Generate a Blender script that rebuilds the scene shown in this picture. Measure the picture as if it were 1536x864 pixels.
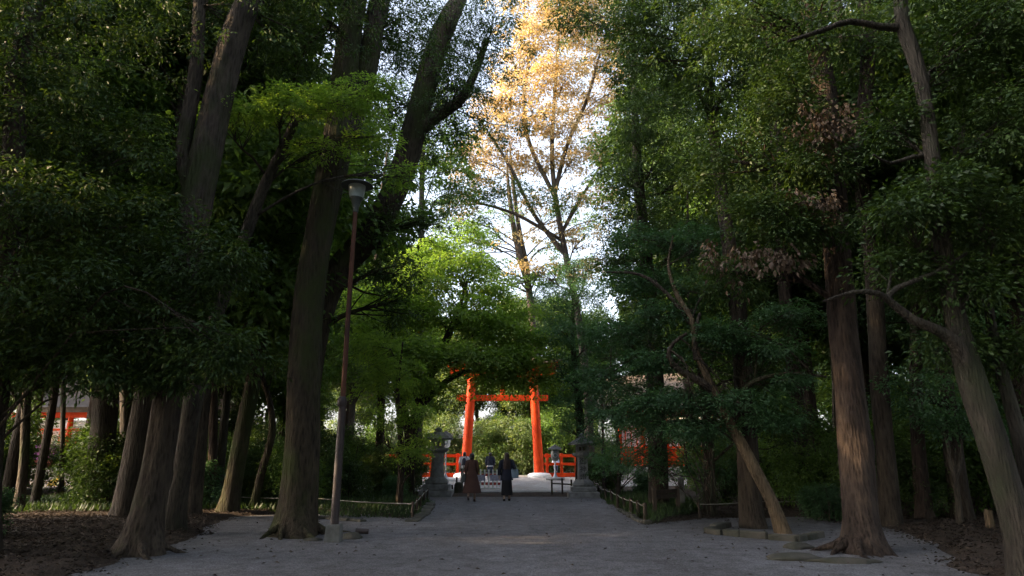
import bpy, bmesh, math, random
import numpy as np
from mathutils import Vector, Matrix, Quaternion

for o in list(bpy.data.objects): bpy.data.objects.remove(o)
scene = bpy.context.scene
COL = scene.collection
random.seed(7)
RNG = np.random.default_rng(11)
R = math.radians

# ------------------------------------------------------------------ camera
FPX, CAM_H, HORIZON = 1000.0, 1.42, 688.0          # photo pixels (1536 x 864)
PITCH = math.atan((HORIZON - 432.0) / FPX)
cam_d = bpy.data.cameras.new('camera')
cam_d.sensor_width = 36.0
cam_d.lens = 36.0 * FPX / 1536.0
cam_d.clip_start = 0.05
cam_d.clip_end = 3000.0
cam = bpy.data.objects.new('camera', cam_d)
COL.objects.link(cam)
cam.location = (0, 0, CAM_H)
cam.rotation_euler = (math.pi / 2 + PITCH, 0, 0)
scene.camera = cam

# ------------------------------------------------------------------ sky, sun, exposure
SUN_EL = R(19.0)
SUN_AZ = Vector((-0.99, -0.12, 0)).normalized()
SUN = Vector((SUN_AZ.x * math.cos(SUN_EL), SUN_AZ.y * math.cos(SUN_EL), math.sin(SUN_EL)))
world = bpy.data.worlds.new('World')
scene.world = world
world.use_nodes = True
wn = world.node_tree
bg = wn.nodes['Background']
sky = wn.nodes.new('ShaderNodeTexSky')
sky.sky_type = 'NISHITA'
sky.sun_disc = False
sky.sun_elevation = SUN_EL
sky.sun_rotation = math.atan2(SUN_AZ.x, SUN_AZ.y)
sky.air_density = 1.0
sky.dust_density = 4.0
sky.ozone_density = 1.0
bw = wn.nodes.new('ShaderNodeRGBToBW')                 # thin bright overcast veil: the sky's own brightness, little of its blue
wn.links.new(sky.outputs[0], bw.inputs[0])
tint_ = wn.nodes.new('ShaderNodeMixRGB'); tint_.blend_type = 'MULTIPLY'; tint_.inputs[0].default_value = 1
wn.links.new(bw.outputs[0], tint_.inputs[1]); tint_.inputs[2].default_value = (1.0, 1.0, 1.09, 1)
veil = wn.nodes.new('ShaderNodeMixRGB'); veil.inputs[0].default_value = .55
wn.links.new(sky.outputs[0], veil.inputs[1]); wn.links.new(tint_.outputs[0], veil.inputs[2])
wn.links.new(veil.outputs[0], bg.inputs[0])
bg.inputs[1].default_value = 0.15
sun_d = bpy.data.lights.new('sun', 'SUN')
sun_d.energy = 2.6
sun_d.angle = R(0.6)
sun_d.color = (1.0, 0.72, 0.42)
sun = bpy.data.objects.new('sun', sun_d)
COL.objects.link(sun)
sun.rotation_euler = SUN.to_track_quat('Z', 'Y').to_euler()
vs = scene.view_settings
vs.view_transform = 'Standard'
vs.look = 'None'
vs.gamma = 1.0
vs.use_curve_mapping = False
vs.exposure = 2.7
scene.cycles.max_bounces = 12
scene.cycles.diffuse_bounces = 8
scene.cycles.glossy_bounces = 2
scene.cycles.transmission_bounces = 8
scene.cycles.use_denoising = True

# ------------------------------------------------------------------ pixel helpers (layout only)
SP, CP = math.sin(PITCH), math.cos(PITCH)
def ray(x, y):
    u, v = (x - 768) / FPX, (432 - y) / FPX
    return (u, CP - v * SP, SP + v * CP)
def P(x, y, Y):
    d = ray(x, y); t = Y / d[1]
    return Vector((d[0] * t, Y, CAM_H + d[2] * t))
def G(x, y, z=0.0):
    d = ray(x, y); t = (z - CAM_H) / d[2]
    return Vector((d[0] * t, d[1] * t, z))
def M(px, y, Y):                                     # px -> metres at depth
    return px / FPX * Y / ray(768, y)[1]

# ------------------------------------------------------------------ materials
def mat_base(name):
    m = bpy.data.materials.new(name); m.use_nodes = True
    nt = m.node_tree
    return m, nt, nt.nodes['Principled BSDF']
def noise_node(nt, scale, detail=6, rough=0.6, vec=None, dim='3D'):
    n = nt.nodes.new('ShaderNodeTexNoise')
    n.inputs['Scale'].default_value = scale
    n.inputs['Detail'].default_value = detail
    n.inputs['Roughness'].default_value = rough
    if vec is not None: nt.links.new(vec, n.inputs['Vector'])
    return n
def ramp(nt, fac, stops):
    r = nt.nodes.new('ShaderNodeValToRGB')
    els = r.color_ramp.elements
    while len(els) < len(stops): els.new(0.5)
    for e, (p, c) in zip(els, stops):
        e.position = p; e.color = (*c, 1)
    nt.links.new(fac, r.inputs[0])
    return r
def coords(nt, kind='Object', scale=(1, 1, 1)):
    t = nt.nodes.new('ShaderNodeTexCoord')
    mp = nt.nodes.new('ShaderNodeMapping')
    mp.inputs['Scale'].default_value = scale
    nt.links.new(t.outputs[kind], mp.inputs[0])
    return mp.outputs[0]
def worldpos(nt, scale=(1, 1, 1)):
    t = nt.nodes.new('ShaderNodeNewGeometry')
    mp = nt.nodes.new('ShaderNodeMapping')
    mp.inputs['Scale'].default_value = scale
    nt.links.new(t.outputs['Position'], mp.inputs[0])
    return mp.outputs[0]
def bump(nt, h, bsdf, strength=0.3, dist=0.02):
    b = nt.nodes.new('ShaderNodeBump')
    b.inputs['Strength'].default_value = strength
    b.inputs['Distance'].default_value = dist
    nt.links.new(h, b.inputs['Height'])
    nt.links.new(b.outputs[0], bsdf.inputs['Normal'])
def simple(name, c1, c2=None, scale=8.0, rough=0.7, bs=0.2, bd=0.01, metal=0.0, spec=0.5, stretch=(1, 1, 1)):
    m, nt, b = mat_base(name)
    c2 = c2 or tuple(v * 0.7 for v in c1)
    n = noise_node(nt, scale, vec=coords(nt, 'Object', stretch))
    r = ramp(nt, n.outputs['Fac'], [(0.32, c2), (0.68, c1)])
    nt.links.new(r.outputs[0], b.inputs['Base Color'])
    b.inputs['Roughness'].default_value = rough
    b.inputs['Metallic'].default_value = metal
    b.inputs['Specular IOR Level'].default_value = spec
    n2 = noise_node(nt, scale * 6, vec=coords(nt, 'Object', stretch))
    bump(nt, n2.outputs['Fac'], b, bs, bd)
    return m
def bark(name, c_dark, c_light, moss=None, moss_amt=0.0, fine=1.0):
    m, nt, b = mat_base(name)
    v = worldpos(nt, (9 * fine, 9 * fine, 1.6))
    n = noise_node(nt, 1.4, 8, 0.7, v)
    v2 = worldpos(nt, (26 * fine, 26 * fine, 4))
    vo = nt.nodes.new('ShaderNodeTexVoronoi'); vo.inputs['Scale'].default_value = 1.0
    nt.links.new(v2, vo.inputs['Vector'])
    mix = nt.nodes.new('ShaderNodeMath'); mix.operation = 'MULTIPLY_ADD'
    nt.links.new(vo.outputs['Distance'], mix.inputs[0]); mix.inputs[1].default_value = 0.45
    nt.links.new(n.outputs['Fac'], mix.inputs[2])
    r = ramp(nt, mix.outputs[0], [(0.46, c_dark), (0.6, tuple((a + c) / 2 for a, c in zip(c_dark, c_light))), (0.8, c_light)])
    pt = noise_node(nt, 1.0, 5, .65, worldpos(nt, (3.2, 3.2, 1.3)))
    rp = ramp(nt, pt.outputs['Fac'], [(.3, (.5, .5, .5)), (.55, (.95, .93, .9)), (.72, (1.35, 1.33, 1.25))])
    mp_ = nt.nodes.new('ShaderNodeMixRGB'); mp_.blend_type = 'MULTIPLY'; mp_.inputs[0].default_value = 1
    nt.links.new(r.outputs[0], mp_.inputs[1]); nt.links.new(rp.outputs[0], mp_.inputs[2])
    out = mp_.outputs[0]
    big = noise_node(nt, 0.9, 4, 0.6, worldpos(nt, (1, 1, .6)))
    if moss:
        rm = ramp(nt, big.outputs['Fac'], [(0.62 - moss_amt * .3, (0, 0, 0)), (0.72 - moss_amt * .2, (1, 1, 1))])
        mx = nt.nodes.new('ShaderNodeMixRGB')
        nt.links.new(rm.outputs[0], mx.inputs[0]); nt.links.new(out, mx.inputs[1])
        mx.inputs[2].default_value = (*moss, 1); out = mx.outputs[0]
    nt.links.new(out, b.inputs['Base Color'])
    b.inputs['Roughness'].default_value = 0.9
    b.inputs['Specular IOR Level'].default_value = 0.2
    bump(nt, mix.outputs[0], b, 1.0, 0.08)
    return m
def leaf_mat(name, stops, rough=0.45, trans=0.35, tcol=None, spec=0.5):
    m, nt, b = mat_base(name)
    a = nt.nodes.new('ShaderNodeAttribute'); a.attribute_name = 'tint'
    r = ramp(nt, a.outputs['Fac'], stops)
    nt.links.new(r.outputs[0], b.inputs['Base Color'])
    b.inputs['Roughness'].default_value = rough
    b.inputs['Specular IOR Level'].default_value = spec
    t = nt.nodes.new('ShaderNodeBsdfTranslucent')
    hs = nt.nodes.new('ShaderNodeMixRGB'); hs.blend_type = 'MULTIPLY'; hs.inputs[0].default_value = 1
    nt.links.new(r.outputs[0], hs.inputs[1])
    hs.inputs[2].default_value = (*(tcol or (1.7, 1.6, 0.6)), 1)
    nt.links.new(hs.outputs[0], t.inputs[0])
    mx = nt.nodes.new('ShaderNodeMixShader'); mx.inputs[0].default_value = trans
    nt.links.new(b.outputs[0], mx.inputs[1]); nt.links.new(t.outputs[0], mx.inputs[2])
    nt.links.new(mx.outputs[0], nt.nodes['Material Output'].inputs[0])
    return m

MT = {}
MT['bark_oak'] = bark('bark_oak', (.02, .015, .012), (.085, .068, .053), (.04, .048, .018), .25)
MT['bark_moss'] = bark('bark_moss', (.014, .011, .008), (.068, .054, .036), (.045, .054, .017), .45)
MT['bark_red'] = bark('bark_red', (.018, .0135, .011), (.072, .053, .042))
MT['bark_grey'] = bark('bark_grey', (.028, .024, .02), (.09, .078, .063), (.055, .06, .035), .3, 1.6)
MT['bark_tan'] = bark('bark_tan', (.07, .05, .032), (.2, .15, .095), None, 0, 1.8)
MT['bark_dark'] = bark('bark_dark', (.02, .016, .012), (.07, .056, .042))
MT['leaf_dark'] = leaf_mat('leaf_dark', [(0, (.022, .045, .014)), (.5, (.045, .085, .022)), (.85, (.075, .125, .03)), (1, (.13, .15, .045))], .5, .32, None, .3)
MT['leaf_mid'] = leaf_mat('leaf_mid', [(0, (.045, .085, .022)), (.5, (.085, .16, .036)), (1, (.16, .24, .055))], .5, .4, None, .3)
MT['leaf_blue'] = leaf_mat('leaf_blue', [(0, (.035, .075, .035)), (.5, (.06, .13, .055)), (1, (.1, .19, .075))], .45, .35, (1.4, 1.6, .8), .4)
MT['leaf_maple'] = leaf_mat('leaf_maple', [(0, (.11, .18, .04)), (.5, (.18, .275, .058)), (1, (.3, .39, .095))], .6, .65, (1.35, 1.45, .6))
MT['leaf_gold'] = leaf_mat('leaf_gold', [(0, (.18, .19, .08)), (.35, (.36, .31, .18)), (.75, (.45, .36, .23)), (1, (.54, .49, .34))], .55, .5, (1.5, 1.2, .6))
MT['leaf_dry'] = leaf_mat('leaf_dry', [(0, (.07, .045, .03)), (.5, (.13, .09, .06)), (1, (.2, .15, .1))], .7, .25, (1.2, 1, .7))
MT['leaf_pale'] = leaf_mat('leaf_pale', [(0, (.05, .085, .035)), (.5, (.1, .155, .06)), (1, (.2, .24, .09))], .5, .4)
MT['grass'] = leaf_mat('grass', [(0, (.018, .034, .012)), (.5, (.032, .066, .019)), (1, (.06, .105, .03))], .5, .3)
MT['litter'] = leaf_mat('litter', [(0, (.025, .018, .014)), (.5, (.06, .042, .03)), (.9, (.11, .078, .052)), (1, (.19, .13, .065))], .75, .1, (1, 1, 1))
MT['stone'] = simple('stone', (.29, .29, .285), (.15, .15, .145), 5, .9, .5, .02)
MT['stone_moss'] = simple('stone_moss', (.085, .075, .06), (.03, .033, .02), 3, .95, .6, .03)
MT['concrete'] = simple('concrete', (.18, .18, .17), (.09, .09, .08), 6, .9, .3, .01)
MT['plaster'] = simple('plaster', (.8, .8, .78), (.7, .7, .68), 3, .8, .1, .005)
MT['vermilion'] = simple('vermilion', (.7, .062, .005), (.5, .038, .004), 1.3, .62, .12, .004, 0, .2)
MT['red_dark'] = simple('red_dark', (.4, .03, .02), (.3, .02, .015), 3, .5, .1, .004)
MT['purple_cloth'] = simple('purple_cloth', (.2, .04, .2), (.13, .025, .14), 2, .8, .1, .01)
MT['rust'] = simple('rust', (.13, .05, .025), (.05, .025, .02), 5, .75, .4, .006, 0, .3, (1, 1, .35))
MT['rust_dark'] = simple('rust_dark', (.042, .028, .027), (.025, .017, .016), 7, .6, .3, .005)
MT['lamp_metal'] = simple('lamp_metal', (.1, .11, .1), (.06, .07, .065), 6, .5, .2, .004, .3)
MT['wood_dark'] = simple('wood_dark', (.075, .055, .04), (.04, .03, .022), 9, .85, .6, .01, 0, .3, (1, 1, .2))
MT['wood_stain'] = simple('wood_stain', (.14, .1, .07), (.08, .06, .04), 9, .85, .5, .01, 0, .3, (1, 1, .2))
MT['wood_raw'] = simple('wood_raw', (.34, .25, .14), (.22, .16, .09), 9, .85, .5, .01, 0, .3, (1, 1, .2))
MT['rope'] = simple('rope', (.3, .28, .23), (.2, .18, .15), 30, .9, .6, .005)
MT['white_paint'] = simple('white_paint', (.8, .8, .8), (.72, .72, .72), 4, .5, .05, .002)
MT['metal_grey'] = simple('metal_grey', (.3, .31, .33), (.22, .23, .25), 6, .45, .1, .002, .6)
MT['roof_tile'] = simple('roof_tile', (.12, .12, .13), (.07, .07, .08), 4, .7, .4, .02)
MT['roof_bark'] = simple('roof_bark', (.13, .1, .075), (.08, .06, .045), 6, .9, .5, .02)
MT['yellow'] = simple('yellow', (.72, .5, .03), (.6, .4, .02), 4, .5, .05, .002)
MT['blue_sign'] = simple('blue_sign', (.03, .16, .5), (.025, .13, .42), 3, .4, .03, .001)
MT['skin'] = simple('skin', (.55, .36, .26), (.5, .32, .23), 5, .55, .05, .002)
MT['hair_black'] = simple('hair_black', (.016, .012, .011), (.008, .006, .006), 40, .4, .6, .01, 0, .5, (1, 1, .1))
MT['hair_brown'] = simple('hair_brown', (.045, .022, .016), (.025, .012, .009), 40, .42, .6, .01, 0, .5, (1, 1, .1))
MT['coat_brown'] = simple('coat_brown', (.1, .048, .035), (.07, .033, .025), 5, .9, .3, .01)
MT['cloth_navy'] = simple('cloth_navy', (.018, .021, .04), (.012, .014, .028), 5, .85, .3, .01)
MT['cloth_black'] = simple('cloth_black', (.014, .013, .015), (.009, .009, .01), 5, .85, .3, .01)
MT['cloth_white'] = simple('cloth_white', (.66, .66, .68), (.55, .55, .58), 5, .85, .2, .01)
MT['cloth_pale_blue'] = simple('cloth_pale_blue', (.45, .55, .68), (.36, .46, .6), 5, .85, .2, .01)
MT['cloth_denim'] = simple('cloth_denim', (.035, .05, .1), (.025, .035, .075), 9, .85, .2, .01)
MT['bag_grey'] = simple('bag_grey', (.12, .13, .12), (.085, .09, .085), 6, .7, .2, .01)
MT['bag_blue'] = simple('bag_blue', (.32, .4, .46), (.26, .33, .39), 6, .6, .2, .01)
MT['leather'] = simple('leather', (.05, .018, .014), (.03, .012, .01), 9, .4, .2, .004)
MT['ink'] = simple('ink', (.045, .045, .045), (.03, .03, .03), 6, .9, .05, .002)
MT['lantern_paper'] = simple('lantern_paper', (.78, .76, .72), (.7, .68, .64), 4, .7, .05, .002)
MT['notice'] = simple('notice', (.5, .48, .6), (.2, .2, .34), 14, .5, .05, .002, 0, .5, (1, 1, 2.2))
def glass_mat():
    m, nt, b = mat_base('lamp_glass')
    b.inputs['Base Color'].default_value = (.62, .72, .7, 1)
    b.inputs['Roughness'].default_value = .35
    b.inputs['Transmission Weight'].default_value = .55
    n = noise_node(nt, 9, vec=coords(nt)); r = ramp(nt, n.outputs['Fac'], [(.3, (.42, .5, .47)), (.7, (.68, .76, .74))])
    nt.links.new(r.outputs[0], b.inputs['Base Color'])
    return m
MT['lamp_glass'] = glass_mat()
def gravel_mat(name, c1, c2, c3):
    m, nt, b = mat_base(name)
    v = worldpos(nt)
    big = noise_node(nt, 1.0, 5, .6, worldpos(nt, (.5, .16, .5)))
    mid = noise_node(nt, 3.0, 6, .65, v)
    vo = nt.nodes.new('ShaderNodeTexVoronoi'); vo.inputs['Scale'].default_value = 55
    nt.links.new(v, vo.inputs['Vector'])
    r1 = ramp(nt, vo.outputs['Color'], [(.1, c2), (.5, c1), (.95, c3)])
    r2 = ramp(nt, mid.outputs['Fac'], [(.3, (.62, .6, .58)), (.62, (1, 1, 1))])
    r3 = ramp(nt, big.outputs['Fac'], [(.32, (.72, .7, .68)), (.5, (.92, .91, .9)), (.68, (1.08, 1.08, 1.08))])
    a = nt.nodes.new('ShaderNodeMixRGB'); a.blend_type = 'MULTIPLY'; a.inputs[0].default_value = 1
    nt.links.new(r1.outputs[0], a.inputs[1]); nt.links.new(r2.outputs[0], a.inputs[2])
    c = nt.nodes.new('ShaderNodeMixRGB'); c.blend_type = 'MULTIPLY'; c.inputs[0].default_value = 1
    nt.links.new(a.outputs[0], c.inputs[1]); nt.links.new(r3.outputs[0], c.inputs[2])
    nt.links.new(c.outputs[0], b.inputs['Base Color'])
    b.inputs['Roughness'].default_value = .95
    b.inputs['Specular IOR Level'].default_value = .2
    h = nt.nodes.new('ShaderNodeMath'); h.operation = 'MULTIPLY_ADD'
    nt.links.new(mid.outputs['Fac'], h.inputs[0]); h.inputs[1].default_value = 1.6
    nt.links.new(vo.outputs['Distance'], h.inputs[2])
    bump(nt, h.outputs[0], b, .9, .03)
    return m
MT['gravel'] = gravel_mat('gravel', (.215, .214, .228), (.135, .134, .143), (.32, .318, .335))
MT['court_gravel'] = gravel_mat('court_gravel', (.45, .43, .41), (.34, .32, .31), (.58, .56, .54))
MT['soil'] = gravel_mat('soil', (.075, .055, .042), (.045, .032, .025), (.13, .095, .07))

# ------------------------------------------------------------------ object helpers
def link(name, me, mat=None, parent=None):
    o = bpy.data.objects.new(name, me)
    COL.objects.link(o)
    if mat is not None and me is not None:
        me.materials.append(MT[mat] if isinstance(mat, str) else mat)
    if parent is not None: o.parent = parent
    return o
def tag(o, label=None, cat=None, group=None, kind=None):
    if label: o['label'] = label
    if cat: o['category'] = cat
    if group: o['group'] = group
    if kind: o['kind'] = kind
    return o
def thing(name, label, cat, loc=(0, 0, 0), rz=0.0, group=None):
    o = bpy.data.objects.new(name, None); COL.objects.link(o)
    o.empty_display_size = .3
    o.location = loc; o.rotation_euler = (0, 0, rz)
    return tag(o, label, cat, group)
def copy_tree(o, parent=None):
    c = o.copy(); COL.objects.link(c); c.parent = parent
    for ch in o.children: copy_tree(ch, c)
    return c
def mesh_from(name, verts, faces, smooth=True):
    me = bpy.data.meshes.new(name)
    me.from_pydata([tuple(v) for v in verts], [], faces)
    if smooth: me.polygons.foreach_set('use_smooth', [True] * len(me.polygons))
    me.update()
    return me
class MB:
    def __init__(s): s.v, s.f = [], []
    def add(s, v, f):
        b = len(s.v); s.v += [Vector(p) for p in v]; s.f += [tuple(i + b for i in q) for q in f]
        return s
    def box(s, c, d, rot=None, bev=0.0):
        bm = bmesh.new(); bmesh.ops.create_cube(bm, size=1.0)
        for v in bm.verts: v.co = Vector((v.co.x * d[0], v.co.y * d[1], v.co.z * d[2]))
        if bev: bmesh.ops.bevel(bm, geom=bm.edges[:], offset=bev, segments=1, affect='EDGES', profile=.5)
        bm.verts.index_update()
        m = (rot or Matrix.Identity(3))
        s.add([m @ v.co + Vector(c) for v in bm.verts], [[v.index for v in f.verts] for f in bm.faces]); bm.free()
        return s
    def lathe(s, prof, n=20, c=(0, 0, 0), sx=1.0, sy=1.0, rz=0.0):
        V, F = [], []
        for (r, z) in prof:
            for k in range(n):
                a = 2 * math.pi * k / n + rz
                V.append((c[0] + r * sx * math.cos(a), c[1] + r * sy * math.sin(a), c[2] + z))
        for i in range(len(prof) - 1):
            for k in range(n):
                F.append((i * n + k, i * n + (k + 1) % n, (i + 1) * n + (k + 1) % n, (i + 1) * n + k))
        F.append(tuple(range(n - 1, -1, -1))); F.append(tuple((len(prof) - 1) * n + k for k in range(n)))
        return s.add(V, F)
    def tube(s, pts, rad, n=8):
        pts = [Vector(p) for p in pts]
        if not hasattr(rad, '__len__'): rad = [rad] * len(pts)
        V, F = [], []
        ref = Vector((0.13, 1, 0.07)).normalized()
        for i, p in enumerate(pts):
            t = (pts[min(i + 1, len(pts) - 1)] - pts[max(i - 1, 0)]).normalized()
            rr = ref if abs(t.dot(ref)) < .95 else Vector((1, 0, 0))
            a = t.cross(rr).normalized(); b = t.cross(a).normalized()
            for k in range(n):
                w = 2 * math.pi * k / n
                V.append(p + (a * math.cos(w) + b * math.sin(w)) * rad[i])
        for i in range(len(pts) - 1):
            for k in range(n):
                F.append((i * n + k, (i + 1) * n + k, (i + 1) * n + (k + 1) % n, i * n + (k + 1) % n))
        F.append(tuple(range(n))); F.append(tuple((len(pts) - 1) * n + k for k in range(n - 1, -1, -1)))
        return s.add(V, F)
    def loft(s, rings, n=16):
        """rings: (cx, cy, cz, rx, ry[, wave])"""
        V, F = [], []
        for rg in rings:
            w = rg[5] if len(rg) > 5 else 0
            for k in range(n):
                a = 2 * math.pi * k / n
                q = 1 + w * math.sin(a * 5 + rg[2] * 3)
                V.append((rg[0] + rg[3] * q * math.cos(a), rg[1] + rg[4] * q * math.sin(a), rg[2]))
        for i in range(len(rings) - 1):
            for k in range(n):
                F.append((i * n + k, i * n + (k + 1) % n, (i + 1) * n + (k + 1) % n, (i + 1) * n + k))
        F.append(tuple(range(n - 1, -1, -1))); F.append(tuple((len(rings) - 1) * n + k for k in range(n)))
        return s.add(V, F)
    def build(s, name, mat, parent=None, smooth=False):
        me = mesh_from(name, s.v, s.f, smooth)
        if smooth:
            try: me.set_sharp_from_angle(angle=R(40))
            except Exception: pass
        return link(name, me, mat, parent)

def spline(pts, step=.2):
    """Catmull-Rom through rows (any number of columns; first three are xyz)"""
    p = np.array(pts, float)
    p = np.vstack([2 * p[0] - p[1], p, 2 * p[-1] - p[-2]])
    out = []
    for i in range(1, len(p) - 2):
        n = max(2, int(np.linalg.norm(p[i + 1, :3] - p[i, :3]) / step))
        t = np.linspace(0, 1, n, endpoint=False)[:, None]
        a, b, c, d = p[i - 1], p[i], p[i + 1], p[i + 2]
        out.append(.5 * ((2 * b) + (-a + c) * t + (2 * a - 5 * b + 4 * c - d) * t ** 2 + (-a + 3 * b - 3 * c + d) * t ** 3))
    out.append(p[-2][None])
    return np.vstack(out)

def trunk_mesh(name, rows, sides=20, flare=.0, rough=.05, seed=0, step=.2, flare_h=.9):
    """rows: x,y,z,r. Irregular tube with fluting and a lobed root flare at the base."""
    rg = np.random.default_rng(seed)
    c = spline(rows, step)
    n = len(c)
    t = np.gradient(c[:, :3], axis=0); t /= np.linalg.norm(t, axis=1)[:, None] + 1e-9
    ref = np.array([.05, 1., .03])
    a = np.cross(t, ref); a /= np.linalg.norm(a, axis=1)[:, None] + 1e-9
    b = np.cross(t, a)
    th = np.linspace(0, 2 * np.pi, sides, endpoint=False)
    s = np.concatenate([[0], np.cumsum(np.linalg.norm(np.diff(c[:, :3], axis=0), axis=1))])
    rad = np.repeat(np.maximum(c[:, 3], .004)[:, None], sides, 1)
    dis = np.zeros_like(rad)
    for k in range(9):
        m = rg.integers(1, 8); f = rg.uniform(.3, 3.0); ph = rg.uniform(0, 6.28, 2)
        dis += np.sin(m * th[None] + f * s[:, None] + ph[0]) / (1 + .25 * m) * rg.uniform(.4, 1)
    rad *= 1 + rough * dis * .6
    if sides >= 20:                                   # bark ridges and a few burls
        rid = np.zeros_like(rad)
        for k in range(7):
            m = rg.integers(7, max(8, sides // 3)); f = rg.uniform(-1.2, 1.2); ph = rg.uniform(0, 6.28, 2)
            rid += np.abs(np.sin(.5 * (m * th[None] + f * s[:, None] + ph[0] + 1.1 * np.sin(s[:, None] * rg.uniform(1, 3) + ph[1])))) - .6
        rad *= 1 + .022 * rid
        for k in range(7):
            s0, t0 = rg.uniform(.6, max(1, s[-1] * .7)), rg.uniform(0, 6.28)
            da = np.angle(np.exp(1j * (th[None] - t0)))
            rad *= 1 + rg.uniform(.05, .16) * np.exp(-(da / .4) ** 2 - ((s[:, None] - s0) / rg.uniform(.1, .22)) ** 2)
    if flare:
        h = np.clip(1 - s / flare_h, 0, 1)[:, None] ** 2.2
        lob = sum(np.maximum(0, np.cos((th[None] - q) * 1.0)) ** 6 * w for q, w in zip(rg.uniform(0, 6.28, 6), rg.uniform(.6, 1.3, 6)))
        rad *= 1 + h * flare * (.45 + .8 * lob)
    V = c[:, None, :3] + rad[..., None] * (np.cos(th)[None, :, None] * a[:, None] + np.sin(th)[None, :, None] * b[:, None])
    V = V.reshape(-1, 3)
    F = []
    i = np.arange(n - 1)[:, None] * sides; k = np.arange(sides)[None]; k2 = (k + 1) % sides
    F = np.stack([i + k, i + sides + k, i + sides + k2, i + k2], -1).reshape(-1, 4).tolist()
    F.append(list(range((n - 1) * sides, n * sides))[::-1])
    me = mesh_from(name, V.tolist(), F)
    return me, c

def leaves_mesh(name, pos, d, nr, L, W, tint, fold=.25):
    """one folded diamond (4 verts, 1 quad) per leaf"""
    N = len(pos)
    d = d / (np.linalg.norm(d, axis=1)[:, None] + 1e-9)
    sd = np.cross(d, nr); sd /= np.linalg.norm(sd, axis=1)[:, None] + 1e-9
    up = np.cross(sd, d)
    L = L[:, None]; W = W[:, None]
    mid = pos + d * L * .45 + up * W * fold
    V = np.stack([pos, mid + sd * W * .5, pos + d * L - up * L * .12, mid - sd * W * .5], 1).reshape(-1, 3)
    me = bpy.data.meshes.new(name)
    me.vertices.add(4 * N); me.vertices.foreach_set('co', V.astype(np.float32).ravel())
    me.loops.add(4 * N); me.loops.foreach_set('vertex_index', np.arange(4 * N, dtype=np.int32))
    me.polygons.add(N); me.polygons.foreach_set('loop_start', np.arange(0, 4 * N, 4, dtype=np.int32))
    try: me.polygons.foreach_set('loop_total', np.full(N, 4, dtype=np.int32))
    except Exception: pass
    at = me.attributes.new('tint', 'FLOAT', 'FACE'); at.data.foreach_set('value', tint.astype(np.float32))
    me.update(calc_edges=True)
    return me

STYLE = {  # L, W, leaves per clump, spread, flatness, droop, how much leaf normals follow the clump
    'oak':    dict(L=.105, W=.034, per=42, sp=.20, flat=.55, droop=.35, al=.7),
    'broad':  dict(L=.088, W=.036, per=44, sp=.24, flat=.45, droop=.25, al=.6),
    'far':    dict(L=.20, W=.10, per=34, sp=.42, flat=.5, droop=.25, al=.7),
    'maple':  dict(L=.13, W=.07, per=80, sp=.62, flat=.1, droop=.12, al=1.5),
    'mapleN': dict(L=.085, W=.03, per=46, sp=.22, flat=.16, droop=.1, al=1.4),
    'gold':   dict(L=.2, W=.105, per=30, sp=.42, flat=.35, droop=.2, al=.6),
    'dry':    dict(L=.11, W=.05, per=26, sp=.14, flat=1.0, droop=1.3, al=.3),
}
DENS = 1.5
def crown_points(blobs, style, seed):
    """blobs: (centre, (rx,ry,rz), n_clumps) -> leaf arrays and clump centres per blob"""
    rg = np.random.default_rng(seed)
    S = STYLE[style]
    C, O, per_blob = [], [], []
    for (bc, br, n) in blobs:
        n = max(3, int(n * DENS))
        u = rg.normal(size=(n, 3)); u /= np.linalg.norm(u, axis=1)[:, None]
        r = rg.uniform(0.05, 1, n)[:, None] ** (1 / 2.4) * rg.uniform(.85, 1.12, n)[:, None]
        c = np.array(bc) + u * r * np.array(br)
        C.append(c); O.append(u); per_blob.append(c)
    C = np.vstack(C); O = np.vstack(O)
    nC = len(C); per = S['per']
    up = np.array([0, 0, 1.])
    ncl = up * 1.0 + O * .55 + rg.normal(size=(nC, 3)) * .22
    ncl /= np.linalg.norm(ncl, axis=1)[:, None]
    a = np.cross(ncl, rg.normal(size=(nC, 3))); a /= np.linalg.norm(a, axis=1)[:, None]
    b = np.cross(ncl, a)
    size = rg.uniform(.6, 1.35, nC)
    idx = np.repeat(np.arange(nC), per)
    N = len(idx)
    g = rg.normal(size=(N, 3)) * .62
    off = (a[idx] * g[:, :1] + b[idx] * g[:, 1:2] * .8 + ncl[idx] * g[:, 2:] * S['flat']) * (S['sp'] * size[idx])[:, None]
    off -= ncl[idx] * ((g[:, 0] ** 2 + g[:, 1] ** 2) * S['sp'] * .22)[:, None]
    pos = C[idx] + off
    od = off / (np.linalg.norm(off, axis=1)[:, None] + 1e-6)
    d = od * .8 + O[idx] * .45 + rg.normal(size=(N, 3)) * .35
    d[:, 2] = d[:, 2] * .6 - S['droop']
    nr = ncl[idx] * S['al'] + rg.normal(size=(N, 3)) * .55
    k = rg.uniform(.65, 1.25, N)
    tint = np.clip(rg.normal(.45, .2, nC)[idx] * .6 + rg.uniform(0, 1, N) * .42, 0, 1)
    return pos, d, nr, S['L'] * k, S['W'] * k * rg.uniform(.8, 1.2, N), tint, per_blob

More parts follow.
